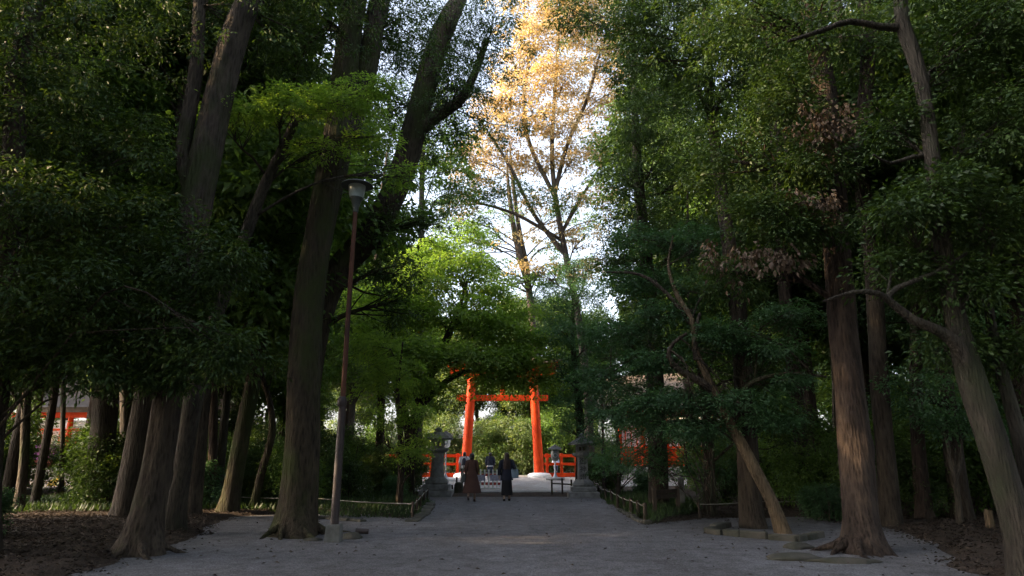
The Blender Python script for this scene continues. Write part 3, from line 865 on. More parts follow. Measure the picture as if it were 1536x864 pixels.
def rock(label, px, py, d, mat='stone_moss', seed=0, rz=0):
    rg = random.Random(seed); bm = bmesh.new(); bmesh.ops.create_icosphere(bm, subdivisions=3, radius=1)
    ph = [rg.uniform(0, 6) for _ in range(6)]
    for v in bm.verts:
        n = v.co.copy(); k = 1 + .13 * math.sin(n.x * 3 + ph[0]) + .1 * math.sin(n.y * 4 + ph[1] + n.z * 3) + .07 * math.sin(n.x * 7 + n.y * 6 + ph[2])
        v.co = Vector((n.x * d[0] * k, n.y * d[1] * k, max(-.3, n.z) * d[2] * k))
    me = bpy.data.meshes.new('rock'); bm.to_mesh(me); bm.free()
    me.polygons.foreach_set('use_smooth', [True] * len(me.polygons))
    o = tag(link('rock', me, mat), label, 'rock'); o.location = G(px, py); o.rotation_euler = (0, 0, rz)
    return o
rock('small rough rock lying right of the concrete lamp footing', 527, 808, (.2, .13, .1), 'stone_moss', 1)
rock('low dark rock left of the concrete lamp footing', 468, 811, (.16, .1, .05), 'stone_moss', 2)
rock('flat slab of rock among the roots of the big right trunk', 1190, 838, (.5, .22, .07), 'stone_moss', 3, .2)
rock('narrow flat rock in front of the big right trunk', 1265, 843, (.55, .16, .06), 'stone_moss', 4, -.1)
rock('mossy rock between the raised bed and the big right trunk', 1200, 822, (.26, .16, .09), 'stone_moss', 5, .4)
p = G(541, 805)
pm = MB().tube([(-.1, 0, .1), (.14, .02, .09)], .05, 12)
tag(pm.build('drain_pipe', 'rust_dark', None, True), 'short dark pipe end lying on the rock beside the lamp footing', 'pipe').location = p
stump = MB().tube([(0, 0, -.1), (0, 0, .1), (.01, 0, .38), (.02, 0, .44)], [.12, .085, .075, .068], 12)
tag(stump.build('tree_stump', 'bark_tan', None, True), 'thin broken tan tree stump in the fallen leaves behind the twin trunk', 'stump').location = G(1487, 800)

# low wooden barrier beside the right lantern and stone bollards on the left
b = G(828, 744)
t = thing('wooden_barrier', 'low dark stake and rail barrier between the court and the inscribed lantern', 'barrier', b)
for i, (xx, yy) in enumerate(((0, 0), (.42, .15), (.78, .1), (1.15, .05))):
    MB().tube([(xx, yy, -.1), (xx, yy, .62 + .05 * (i % 2))], .035, 8).build('stake', 'wood_dark', t, True)
MB().box((.6, .1, .44), (1.25, .035, .05), Matrix.Rotation(.05, 3, 'Y')).build('rail', 'wood_dark', t)
b = G(688, 742)
t = thing('stone_bollard', 'squat dark stone bollard with two short stakes beside the brown coat', 'bollard', b)
MB().lathe([(.17, -.05), (.2, .1), (.19, .35), (.15, .46), (.05, .5)], 14).build('bollard', 'stone_moss', t, True)
MB().tube([(-.1, .1, .3), (-.1, .1, .68)], .035, 8).build('stake', 'wood_dark', t, True)
MB().tube([(.12, .1, .3), (.12, .1, .7)], .035, 8).build('stake', 'wood_dark', t, True)
b = G(680, 742)
tag(MB().tube([(0, 0, -.1), (-.06, 0, .38)], [.04, .035], 8).build('fence_stake', 'wood_dark', None, True), 'short slanting dark stake at the foot of the dark stone lantern', 'stake').location = b

# ------------------------------------------------------------------ people
def body_mesh(j, rad, edges):
    names = list(j); idx = {n: i for i, n in enumerate(names)}
    me = bpy.data.meshes.new('body')
    me.from_pydata([j[n] for n in names], [(idx[a], idx[b]) for a, b in edges], [])
    o = bpy.data.objects.new('tmp', me); COL.objects.link(o)
    sk = o.modifiers.new('skin', 'SKIN'); sk.use_smooth_shade = True
    sd = me.skin_vertices[0].data if me.skin_vertices else None
    if sd is None:
        me.attributes.new('skin', 'FLOAT', 'POINT'); 
    for n in names:
        s = me.skin_vertices[0].data[idx[n]]; r = rad[n]
        s.radius = r if isinstance(r, tuple) else (r, r); s.use_root = (n == 'pelvis')
    ss = o.modifiers.new('sub', 'SUBSURF'); ss.levels = 1; ss.render_levels = 1
    dg = bpy.context.evaluated_depsgraph_get()
    m2 = bpy.data.meshes.new_from_object(o.evaluated_get(dg))
    bpy.data.objects.remove(o)
    m2.polygons.foreach_set('use_smooth', [True] * len(m2.polygons))
    return m2
def person(label, loc, H, rz, stride, lift, arms, build=1.0):
    """returns (root, joints). faces local +Y. stride: forward offset of the right foot (left mirrored)."""
    t = thing('person', label, 'person', loc, rz)
    k = H / 1.7
    j, rad, E = {}, {}, []
    def J(n, x, y, z, r): j[n] = (x * k, y * k, z * k); rad[n] = tuple(v * k for v in r) if isinstance(r, tuple) else r * k
    J('pelvis', 0, 0, .9, (.14 * build, .1)); J('waist', 0, .005, 1.06, (.115 * build, .085)); J('chest', 0, .0, 1.25, (.145 * build, .1)); J('shoulders', 0, -.005, 1.39, (.1 * build, .075))
    J('neck', 0, .01, 1.47, .05); J('skull', 0, .025, 1.56, (.072, .09)); J('crown', 0, .015, 1.64, (.06, .075))
    E += [('pelvis', 'waist'), ('waist', 'chest'), ('chest', 'shoulders'), ('shoulders', 'neck'), ('neck', 'skull'), ('skull', 'crown')]
    for s, n in ((-1, 'L'), (1, 'R')):
        f = stride * s
        J('hip' + n, .09 * s, 0, .87, .085)
        lz = lift if n == 'L' else 0.0
        J('knee' + n, .095 * s, f * .45 + .04, .49 + lz * .3, .056); J('ankle' + n, .095 * s, f - .02, .09 + lz, .038)
        J('heel' + n, .095 * s, f - .05, .045 + lz * 1.2, .03); J('toe' + n, .1 * s, f + .12, .035 + lz * .35, .03)
        E += [('pelvis', 'hip' + n), ('hip' + n, 'knee' + n), ('knee' + n, 'ankle' + n), ('ankle' + n, 'toe' + n), ('ankle' + n, 'heel' + n)]
        el, wr = arms[n]
        J('sh' + n, .18 * s * build, -.005, 1.385, .055); J('el' + n, *el, .042); J('wr' + n, *wr, .028)
        w = Vector(wr); dr = (w - Vector(el)).normalized()
        pm_ = w + dr * .07
        J('palm' + n, *pm_, (.035, .018))
        E += [('shoulders', 'sh' + n), ('sh' + n, 'el' + n), ('el' + n, 'wr' + n), ('wr' + n, 'palm' + n)]
        side = Vector((0, 1, 0)); side = (side - dr * side.dot(dr)).normalized()
        for q, (of, ln) in enumerate(((-.03, .06), (-.01, .075), (.01, .07), (.027, .055))):
            a_ = pm_ + dr * .03 + side * of; b_ = a_ + dr * ln * .6 + Vector((-s * .008, 0, 0)); c_ = b_ + dr * ln * .4 + Vector((-s * .02, 0, 0))
            J(f'f{q}a{n}', *b_, .009); J(f'f{q}b{n}', *c_, .008)
            E += [('palm' + n, f'f{q}a{n}'), (f'f{q}a{n}', f'f{q}b{n}')]
        th1 = w + dr * .05 + side * .035; th2 = th1 + dr * .035 + side * .015
        J('t1' + n, *th1, .01); J('t2' + n, *th2, .009); E += [('wr' + n, 't1' + n), ('t1' + n, 't2' + n)]
    b = link('body', body_mesh(j, rad, E), 'skin', t)
    hd = MB()
    # face features
    hd.lathe([(.004, -.03), (.014, -.02), (.01, .02), (.003, .03)], 8, (0, .118 * k, 1.555 * k)); hd.build('nose', 'skin', b, True)
    for s in (-1, 1):
        MB().lathe([(.002, -.03), (.012, -.02), (.016, .01), (.004, .03)], 8, (s * .082 * k, .02 * k, 1.56 * k), .6, 1.2).build('ear', 'skin', b, True)
        MB().lathe([(.001, -.007), (.01, 0), (.001, .007)], 8, (s * .032 * k, .1 * k, 1.59 * k)).build('eye', 'ink', b, True)
    MB().box((0, .106 * k, 1.515 * k), (.04 * k, .012 * k, .008 * k)).build('mouth', 'leather', b)
    return t, j, k
def sleeves(mb, j, r0=.068, r1=.045, k=1.0, to='wr'):
    for n in 'LR':
        a, e, w = Vector(j['sh' + n]), Vector(j['el' + n]), Vector(j[to + n])
        s = a + (Vector((0, 0, a.z)) - a) * .35
        mb.tube([s, a, a.lerp(e, .5), e, e.lerp(w, .5), w], [r0 * 1.0, r0, r0 * .95, r0 * .85, (r0 + r1) / 2 * .95, r1], 10)
def shoes(t, j, k, mat):
    for n in 'LR':
        h, to = Vector(j['heel' + n]), Vector(j['toe' + n]); an = Vector(j['ankle' + n])
        MB().tube([h + Vector((0, -.02, -.0)), h.lerp(to, .35), h.lerp(to, .75), to + (to - h) * .12], [.04 * k, .045 * k, .043 * k, .024 * k], 10).build('shoe', mat, t, True)
def hair(t, k, mat, long_=0.0, bun=False):
    mb = MB()
    rings = [(0, -.0, (1.685) * k, .02, .02), (0, -.005, 1.675 * k, .055 * k, .065 * k), (0, -.01, 1.64 * k, .085 * k, .1 * k), (0, -.018, 1.58 * k, .096 * k, .105 * k), (0, -.03, 1.52 * k, .09 * k, .085 * k), (0, -.04, 1.47 * k, .07 * k, .05 * k)]
    if long_:
        rings = rings[:-1] + [(0, -.05, 1.46 * k, .105 * k, .07 * k, .04), (0, -.085, 1.36 * k, .13 * k, .06 * k, .06), (0, -.1, (1.36 - long_ * .6) * k, .125 * k, .045 * k, .08), (0, -.095, (1.36 - long_) * k, .07 * k, .02 * k, .1)]
    mb.loft(rings[::-1], 16)
    if bun: mb.lathe([(.01, -.05), (.04, -.035), (.05, 0), (.04, .035), (.01, .05)], 12, (0, -.12 * k, 1.5 * k))
    mb.build('hair', mat, t, True)

# woman in the long brown coat
g1 = G(707, 752.5); H1 = 1.62
t, j, k = person('person in a long brown coat walking away with a grey shoulder bag', g1, H1, R(-3), .17, .1, {'L': ((-.21, -.04, 1.13), (-.2, .06, .92)), 'R': ((.21, .0, 1.12), (.17, .14, .95))}, .88)
cb = MB().loft([(0, .0, .3 * k, .34 * k, .27 * k, .08), (0, .0, .5 * k, .3 * k, .24 * k, .07), (0, 0, .75 * k, .24 * k, .19 * k, .05), (0, 0, .95 * k, .19 * k, .15 * k, .02), (0, 0, 1.1 * k, .15 * k, .12 * k, .01), (0, 0, 1.25 * k, .165 * k, .12 * k), (0, -.005, 1.36 * k, .17 * k, .105 * k), (0, -.005, 1.43 * k, .13 * k, .085 * k), (0, 0, 1.475 * k, .065 * k, .065 * k)], 24)
sleeves(cb, j, .075 * k, .06 * k)
cb.build('coat', 'coat_brown', t, True); shoes(t, j, k, 'leather'); hair(t, k, 'hair_black', 0, True)
wl = Vector(j['elL'])
bagm = MB().loft([(0, 0, -.15, .11, .07), (0, 0, -.13, .135, .09), (0, 0, .05, .12, .075), (0, 0, .13, .1, .04), (0, 0, .14, .08, .02)], 16)
bagm.tube([(-.08, 0, .12), (-.05, 0, .3), (.06, 0, .42), (.1, 0, .3), (.08, 0, .12)], .012, 6)
bo = tag(bagm.build('shoulder_bag', 'bag_grey', None, True), 'soft grey bag hanging at the hip of the brown coat', 'bag'); bo.location = g1 + Vector((-.29, -.05, .79)); bo.rotation_euler = (0, 0, R(80))
# woman in the navy jacket
g2 = G(760, 751.5); H2 = 1.64
t, j, k = person('person in a dark navy jacket and long black skirt walking away, long brown hair', g2, H2, R(4), .07, .0, {'L': ((-.26, -.04, 1.13), (-.27, .02, .9)), 'R': ((.27, -.06, 1.14), (.25, .13, 1.13))})
sk = MB().loft([(.01, .02, .2 * k, .21 * k, .18 * k, .06), (0, .01, .4 * k, .195 * k, .165 * k, .05), (0, 0, .65 * k, .185 * k, .15 * k, .03), (0, 0, .88 * k, .165 * k, .13 * k, .01), (0, 0, 1.02 * k, .13 * k, .11 * k)], 24)
sk.build('skirt', 'cloth_black', t, True)
jb = MB().loft([(0, 0, .72 * k, .235 * k, .17 * k, .03), (0, 0, .85 * k, .22 * k, .16 * k, .02), (0, 0, 1.05 * k, .185 * k, .14 * k, .01), (0, 0, 1.25 * k, .2 * k, .135 * k), (0, -.005, 1.37 * k, .205 * k, .115 * k), (0, -.005, 1.43 * k, .13 * k, .085 * k), (0, 0, 1.475 * k, .07 * k, .07 * k)], 24)
sleeves(jb, j, .08 * k, .065 * k)
jb.build('jacket', 'cloth_navy', t, True); shoes(t, j, k, 'cloth_black'); hair(t, k, 'hair_brown', .36)
bagm = MB().loft([(0, 0, -.16, .14, .05), (0, 0, -.14, .16, .07), (0, 0, .08, .15, .06), (0, 0, .15, .13, .02)], 16)
bagm.tube([(-.1, 0, .14), (-.06, 0, .27), (.0, 0, .31), (.06, 0, .27), (.1, 0, .14)], .012, 6)
bo = tag(bagm.build('hand_bag', 'bag_blue', None, True), 'pale blue grey handbag hung on the bent arm of the navy jacket', 'bag'); bo.location = g2 + Vector((.28, .03, .92)); bo.rotation_euler = (0, 0, R(35))
# man with backpack
g3 = Vector((P(696, 724, 36).x, 36, .06))
t, j, k = person('person in a white shirt with dark straps walking under the left gateway pillar', g3, 1.72, 0, .1, 0, {'L': ((-.25, 0, 1.12), (-.24, .05, .88)), 'R': ((.25, 0, 1.12), (.24, .06, .88))}, 1.1)
sb_ = MB().loft([(0, 0, .86 * k, .185 * k, .13 * k, .02), (0, 0, 1.05 * k, .18 * k, .13 * k, .01), (0, 0, 1.25 * k, .2 * k, .135 * k), (0, 0, 1.38 * k, .2 * k, .11 * k), (0, 0, 1.44 * k, .12 * k, .085 * k), (0, 0, 1.48 * k, .065 * k, .065 * k)], 20)
sleeves(sb_, j, .075 * k, .07 * k, to='el'); sb_.build('shirt', 'cloth_white', t, True)
def trousers(t, j, k, mat):
    tb = MB().loft([(0, 0, .8 * k, .165 * k, .12 * k), (0, 0, .9 * k, .17 * k, .125 * k), (0, 0, .98 * k, .16 * k, .115 * k)], 18)
    for n in 'LR': tb.tube([Vector(j['hip' + n]), Vector(j['hip' + n]).lerp(Vector(j['knee' + n]), .5), Vector(j['knee' + n]), Vector(j['ankle' + n]) - Vector((0, 0, .03))], [.1 * k, .088 * k, .074 * k, .062 * k], 12)
    tb.build('trousers', mat, t, True)
trousers(t, j, k, 'cloth_black'); shoes(t, j, k, 'cloth_black'); hair(t, k, 'hair_black')
bp = MB().loft([(0, 0, -.2, .09, .05), (0, 0, -.18, .11, .075), (0, 0, .06, .1, .08), (0, 0, .14, .08, .06), (0, 0, .18, .04, .03)], 16)
for s in (-1, 1): bp.tube([(s * .1, .06, .2), (s * .12, .12, .27), (s * .13, .26, .2), (s * .14, .28, -.05), (s * .12, .08, -.18)], .022, 6)
tag(bp.build('backpack', 'cloth_navy', None, True), 'dark navy backpack on the back of the white shirt', 'backpack').location = g3 + Vector((0, -.2, 1.22))
# man in dark jacket
g4 = Vector((P(735, 722, 44).x, 44, .06))
t, j, k = person('person in a black jacket over a white shirt hem walking beyond the picket barrier', g4, 1.76, 0, .06, 0, {'L': ((-.26, 0, 1.13), (-.22, .02, .9)), 'R': ((.26, 0, 1.13), (.22, .02, .9))}, 1.1)
MB().loft([(0, 0, .84 * k, .19 * k, .135 * k, .02), (0, 0, .95 * k, .185 * k, .13 * k), (0, 0, 1.05 * k, .16 * k, .11 * k)], 20).build('shirt', 'cloth_white', t, True)
jb = MB().loft([(0, 0, .92 * k, .2 * k, .145 * k, .02), (0, 0, 1.08 * k, .19 * k, .14 * k, .01), (0, 0, 1.26 * k, .215 * k, .14 * k), (0, 0, 1.39 * k, .21 * k, .115 * k), (0, 0, 1.45 * k, .12 * k, .085 * k), (0, 0, 1.49 * k, .065 * k, .065 * k)], 20)
sleeves(jb, j, .08 * k, .06 * k); jb.build('jacket', 'cloth_navy', t, True); trousers(t, j, k, 'cloth_denim'); shoes(t, j, k, 'cloth_black'); hair(t, k, 'hair_black')
# visitor behind the right fence
g5 = Vector((P(834, 715, TY + 2.5).x, TY + 2.5, .06))
t, j, k = person('person in a pale blue top standing behind the short vermilion fence', g5, 1.66, R(200), .02, 0, {'L': ((-.26, 0, 1.12), (-.2, .12, 1.0)), 'R': ((.26, 0, 1.12), (.2, .12, 1.0))})
sb_ = MB().loft([(0, 0, .84 * k, .19 * k, .14 * k, .02), (0, 0, 1.05 * k, .18 * k, .13 * k, .01), (0, 0, 1.25 * k, .2 * k, .135 * k), (0, 0, 1.38 * k, .2 * k, .11 * k), (0, 0, 1.48 * k, .065 * k, .065 * k)], 20)
sleeves(sb_, j, .08 * k, .06 * k); sb_.build('top', 'cloth_pale_blue', t, True); trousers(t, j, k, 'cloth_denim'); shoes(t, j, k, 'cloth_white'); hair(t, k, 'hair_black')

# ------------------------------------------------------------------ TREES: traced foreground trunks
# left edge evergreen whose low branches fill the left foreground
b, rows = TR((-25, 838, 60), [(-20, 700, 46), (-5, 560, 42), (10, 400, 38), (20, 250, 34), (30, 80, 30)], dY=.6, ext=[(.2, .2, 3, .12), (.3, .2, 4, .06)])
Yq = b.y
bl = [B(60, 300, Yq - .3, 130, 80, .9, 70), B(190, 340, Yq + .3, 110, 70, .8, 70), B(300, 390, Yq + .1, 110, 60, .7, 70), B(90, 430, Yq - .4, 130, 70, .9, 80),
      B(230, 480, Yq + .1, 110, 55, .7, 70), B(130, 540, Yq, 130, 50, .8, 65), B(10, 520, Yq, 110, 70, .9, 60), B(330, 520, Yq - .2, 85, 55, .5, 40), B(250, 560, Yq + .2, 70, 30, .5, 24),
      B(60, 170, Yq + .5, 130, 80, 1.2, 60), B(10, 60, Yq + .5, 120, 90, 1.4, 60), B(200, 230, Yq + .8, 90, 60, .9, 36),
      ((b.x - .5, b.y, 9), (2.6, 2.6, 2.2), 90), ((b.x - 1.5, b.y - 2, 12), (3, 3, 2.5), 80), ((b.x - 2.2, b.y + 1.2, 10), (3, 2.8, 2.2), 130), ((b.x - 3, b.y + 1.5, 13.2), (3.2, 3, 2.2), 120), ((b.x - 1, b.y + 2, 16), (3.2, 3, 2), 100)]  # last three crown clumps added to keep sun off the right trees
add_tree('evergreen_oak', 'evergreen oak at the left edge with low dark drooping sprays of narrow leaves', b, rows, 'bark_oak', bl, 'oak', 'leaf_dark', seed=21, flare=.4, limb_r=.13)

# T1: left front trunk forking high up
b, rows = TR((212, 832, 62), [(222, 770, 56), (236, 700, 50), (248, 620, 48), (262, 520, 46), (275, 420, 48), (292, 320, 54), (312, 220, 52), (332, 130, 48), (365, 20, 44)], dY=.8, ext=[(.6, .3, 2, .2), (.3, 0, 3, .13), (0, .2, 3, .05)])
Y1 = b.y
st1 = ST([(286, 290, 22), (274, 235, 20), (280, 190, 20), (292, 120, 20), (298, 40, 18), (302, -20, 17)], Y1 + .55, .1, [(.1, 0, 2, .07), (.3, .3, 3, .03)])
bl = [((b.x - .4, b.y + .5, 10.5), (2.4, 2.2, 1.6), 90), ((b.x - 2, b.y + 1, 12.5), (2.6, 2.6, 2), 80), ((b.x + 1.6, b.y + 1.2, 12.5), (1.8, 2.4, 1.6), 60), ((b.x, b.y + 1, 15), (3, 3, 2), 80),
      B(330, 20, Y1 + 1.5, 110, 40, .8, 28), B(420, 60, Y1 + 2, 70, 45, .8, 24)]
add_tree('camphor_tree', 'thick brown trunk forking into two stems above the fallen leaves', b, rows, 'bark_oak', bl, 'oak', 'leaf_dark', seed=31, flare=.5, step=.1, stems=[st1], sides=44, roots=7)

# T2: slender leaning maple behind it
b, rows = TR((256, 800, 44), [(266, 740, 36), (276, 680, 34), (290, 600, 34), (312, 510, 26), (345, 420, 22), (388, 300, 20), (420, 230, 17), (440, 188, 14)], dY=-.9, ext=[(.25, -.2, .35, .05), (.35, -.2, .2, .02)])
Y2 = b.y
bl = [B(360, 165, Y2 - 1.9, 55, 14, .5, 24), B(430, 150, Y2 - 1.7, 60, 18, .6, 30), B(510, 150, Y2 - 1.3, 70, 22, .6, 40), B(560, 130, Y2 - 1.2, 45, 16, .5, 18), B(480, 225, Y2 - 1, 50, 14, .5, 14), B(560, 205, Y2 - .8, 55, 16, .5, 18),
      B(620, 265, Y2 - .6, 50, 16, .5, 14)]
add_tree('leaning_maple', 'slender leaning maple with pale bark and thin bright green sprays before the thick trunk', b, rows, 'bark_grey', bl, 'mapleN', 'leaf_maple', seed=41, flare=.3, sides=14, twigs=14, limb_r=.28)

# T3: biggest left trunk
b, rows = TR((442, 803, 72), [(448, 740, 64), (453, 660, 61), (456, 580, 57), (460, 480, 53), (471, 390, 50), (489, 300, 50), (505, 220, 52), (516, 130, 48), (526, 40, 41)], dY=.6, ext=[(.1, 0, 1.5, .24), (-.3, .3, 3, .16), (-.2, 0, 3, .07)])
Y3 = b.y
st3 = ST([(520, 200, 34), (540, 140, 32), (556, 70, 30), (570, 0, 28)], Y3 + .6, .4, [(.5, .2, 2, .13), (.6, .3, 3, .05)])
bl = [((b.x - .5, b.y, 11.5), (2.4, 2.4, 1.6), 90), ((b.x + 1.4, b.y + .8, 12), (1.8, 2.2, 1.4), 60), ((b.x, b.y, 14.5), (3, 3, 2.2), 90), B(470, 20, Y3 + 1.8, 110, 50, 1, 36), B(440, 100, Y3 + 2.5, 60, 50, .8, 22),
      B(590, 60, Y3 + 1.5, 40, 60, .7, 20)]
add_tree('camphor_tree', 'massive mossy trunk with flared roots right beside the lamp post', b, rows, 'bark_moss', bl, 'oak', 'leaf_dark', seed=51, flare=.5, step=.1, stems=[st3], sides=48, roots=8)

# T4: dark trunk behind it, bending to the right over the path
b4 = G(450, 778)
rows = [(b4.x, b4.y, -.15, .33)] + [(lambda p, w, y, Y: (p.x, p.y, p.z, M(w, y, Y) / 2))(P(x, y, b4.y + d), w, y, b4.y + d) for x, y, w, d in
        [(458, 640, 36, 0), (474, 500, 37, .1), (506, 410, 39, .2), (563, 340, 39, .3), (598, 270, 38, .4), (622, 190, 36, .5), (645, 100, 32, .5), (672, 30, 30, .5)]]
q = rows[-1]; rows += [(q[0] + .5, q[1] + .2, q[2] + 1.5, .17), (q[0] + .7, q[1] + .3, q[2] + 4, .06)]
Y4 = b4.y
st4 = ST([(618, 205, 24), (650, 178, 20), (690, 150, 16), (712, 110, 12), (730, 60, 9)], Y4 + .4, .4)
bl = [B(690, 130, Y4 + .6, 60, 55, .8, 50), B(640, 60, Y4 + 1, 70, 60, 1, 64), B(720, 60, Y4 + .5, 45, 45, .8, 36), B(600, 150, Y4 + 1.3, 60, 60, .8, 50), B(610, 230, Y4 + 1.3, 45, 40, .7, 24), B(740, 20, Y4 + .3, 60, 30, .8, 20), B(670, 190, Y4 + .8, 70, 30, .7, 16),
      B(585, 400, Y4 - .1, 50, 40, .6, 26), B(600, 450, Y4 + .1, 40, 40, .5, 18), B(575, 340, Y4 - .2, 40, 35, .5, 14), B(640, 330, Y4 + .4, 40, 20, .5, 8),
      ((q[0] + .6, q[1], 11.5), (2.2, 2.2, 1.4), 60), ((q[0], q[1] + .3, 14), (2.6, 2.6, 1.8), 70)]
add_tree('evergreen_oak', 'dark trunk bending to the right over the path behind the massive mossy trunk', b4, rows, 'bark_moss', bl, 'oak', 'leaf_dark', seed=61, flare=.4, stems=[st4], twigs=12,
         extra=[([B(720, 285, Y4 + 2, 80, 22, .9, 26), B(800, 290, Y4 + 2.5, 70, 22, .8, 20), B(700, 320, Y4 + 2.2, 70, 20, .9, 14), B(850, 310, Y4 + 3, 50, 16, .6, 8)], 'broad', 'leaf_mid')])

# further trunks in the left wood
def plain(name, label, base_px, pts, bark_m, crown, leaf='leaf_dark', style='broad', seed=1, dY=0, flare=.35, sides=14, ext=((0, 0, 2, .1), (.2, .1, 3, .04)), Y=None, group=None, twigs=7):
    b, rows = TR(base_px, pts, Y=Y, dY=dY, ext=ext)
    bl = [((b.x + c[0], b.y + c[1], c[2]), (c[3], c[3], c[4]), c[5]) for c in crown]
    return add_tree(name, label, b, rows, bark_m, bl, style, leaf, seed=seed, flare=flare, sides=sides, group=group, twigs=twigs)
plain('cedar_tree', 'stout grey brown trunk with flaking bark among the shaded ground cover on the left', (148, 764, 56), [(152, 690, 46), (158, 600, 42), (166, 480, 40), (176, 350, 37), (186, 200, 34), (196, 60, 30)], 'bark_grey',
      [(0, 0, 9.5, 2.8, 1.8, 60), (1.5, 1, 12, 2.8, 2, 60), (-1.8, 0, 12, 2.8, 2, 60), (0, 0, 15, 3, 2.2, 60)], seed=71)
plain('evergreen_tree', 'straight dark trunk standing just right of the stout flaking trunk', (189, 748, 24), [(190, 640, 22), (189, 500, 20), (192, 300, 18), (195, 100, 15)], 'bark_dark', [(0, 0, 8, 2.4, 1.8, 50), (.8, .5, 11, 2.6, 2, 60), (-.5, 0, 14, 2.8, 2, 50)], seed=72)
plain('evergreen_tree', 'mossy trunk leaning right in the ground cover between the forked trunk and massive trunk', (342, 772, 34), [(358, 680, 28), (378, 580, 27), (402, 460, 25), (418, 370, 22), (432, 250, 18), (442, 130, 15)], 'bark_moss', [(.6, .3, 8.5, 2, 1.4, 40), (1, .5, 11, 2.4, 1.8, 50), (0, 0, 13.5, 2.6, 2, 50)], 'leaf_mid', seed=73)
plain('young_tree', 'thin crooked young trunk just left of the massive mossy trunk', (378, 768, 16), [(392, 710, 14), (408, 650, 13), (404, 600, 11), (392, 560, 9)], 'bark_moss', [(.2, .3, 4.2, 1.0, .7, 20)], 'leaf_mid', seed=74, ext=((0, 0, .8, .03), (.1, .1, .5, .015)), sides=10)
plain('young_tree', 'thin upright trunk at the far left in front of the red hall', (28, 772, 18), [(36, 690, 15), (40, 600, 14), (46, 520, 13), (54, 400, 12)], 'bark_oak', [(0, .2, 6, 1.6, 1, 30), (.3, 0, 8, 1.8, 1.2, 30)], seed=75, sides=10, ext=((0, 0, 1.5, .05), (.1, 0, 2, .02)))
plain('young_tree', 'slanting thin trunk beside the thin upright trunk at the far left', (50, 764, 14), [(66, 680, 14), (80, 600, 13), (92, 500, 12)], 'bark_oak', [(.8, .4, 6.5, 1.8, 1.1, 30), (1, .8, 8.5, 1.8, 1.2, 30)], seed=76, sides=10, ext=((.2, 0, 2, .06), (.1, 0, 2, .02)))
plain('young_tree', 'thin dark trunk standing next to the round blue sign', (92, 742, 9), [(93, 680, 8), (95, 600, 8), (97, 480, 7)], 'bark_dark', [(0, 0, 8, 2, 1.3, 40), (0, 0, 11, 2, 1.4, 40)], seed=77, sides=10, ext=((0, 0, 3, .08), (.1, 0, 3, .03)))
plain('evergreen_tree', 'dark mid sized trunk in the shaded bed behind the lamp post', (565, 742, 17), [(568, 690, 15), (572, 600, 14), (570, 500, 13), (566, 380, 12)], 'bark_dark', [(.2, -.5, 5.6, 1.6, 1.1, 40), (-1, .3, 7.5, 2, 1.3, 50), (.6, .2, 9.5, 2, 1.4, 50)], 'leaf_mid', seed=78, sides=12)
plain('slim_tree', 'slim reddish trunk rising straight behind the forked trunk', (318, 765, 16), [(320, 640, 15), (322, 500, 14), (326, 380, 14), (330, 230, 13)], 'bark_red', [(0, .5, 10, 2, 1.4, 40), (-.8, .5, 12, 2.2, 1.6, 40)], 'leaf_mid', seed=79, sides=10)

# the bright green maple beside the path
b, rows = TR((612, 741, 22), [(614, 700, 20), (618, 650, 20), (632, 600, 17), (650, 555, 14)], Y=27, ext=[(.5, -.1, 1.2, .16), (.5, 0, 1.3, .1), (.3, 0, 1.2, .05)])
stm = [ST([(615, 660, 14), (600, 590, 12), (590, 520, 10), (585, 450, 7)], 27, -.6), ST([(628, 610, 12), (680, 565, 9), (730, 550, 6)], 27, -.8), ST([(640, 580, 10), (670, 510, 8), (700, 450, 6), (690, 420, 4)], 27, .6)]
bl = [B(690, 400, 27, 60, 25, 1.6, 60), B(640, 420, 26.5, 60, 30, 1.6, 60), B(740, 440, 27.5, 50, 20, 1.5, 46), B(600, 470, 26, 50, 28, 1.5, 50), B(670, 470, 26.3, 80, 28, 1.8, 90), B(740, 490, 26.8, 60, 20, 1.6, 60),
      B(770, 530, 26.6, 50, 16, 1.4, 50), B(700, 530, 25.8, 70, 20, 1.6, 70), B(620, 530, 25.4, 60, 24, 1.4, 60), B(745, 557, 26.4, 55, 10, 1.2, 30), B(630, 575, 25.6, 45, 14, 1.2, 30), B(570, 510, 25.6, 40, 30, 1.2, 36),
      B(575, 570, 25.2, 40, 26, 1.2, 34), B(700, 350, 28, 40, 20, 1.3, 24), B(800, 552, 26.6, 30, 10, .7, 22), B(765, 572, 26.5, 55, 8, .9, 22), B(812, 572, 26.8, 22, 12, .6, 14), B(790, 505, 27, 45, 12, 1.3, 36), B(560, 440, 26, 40, 20, 1.4, 34), B(545, 480, 25.6, 34, 20, 1.2, 26), B(650, 375, 27.5, 50, 18, 1.5, 36), B(775, 470, 27.6, 40, 12, 1.3, 26)]
add_tree('maple_tree', 'spreading bright green maple whose layered sprays hang before the gateway', b, rows, 'bark_dark', [(c_, r_, int(n_ * .6)) for c_, r_, n_ in bl], 'maple', 'leaf_maple', seed=81, flare=.4, stems=stm, twigs=16, sides=14)
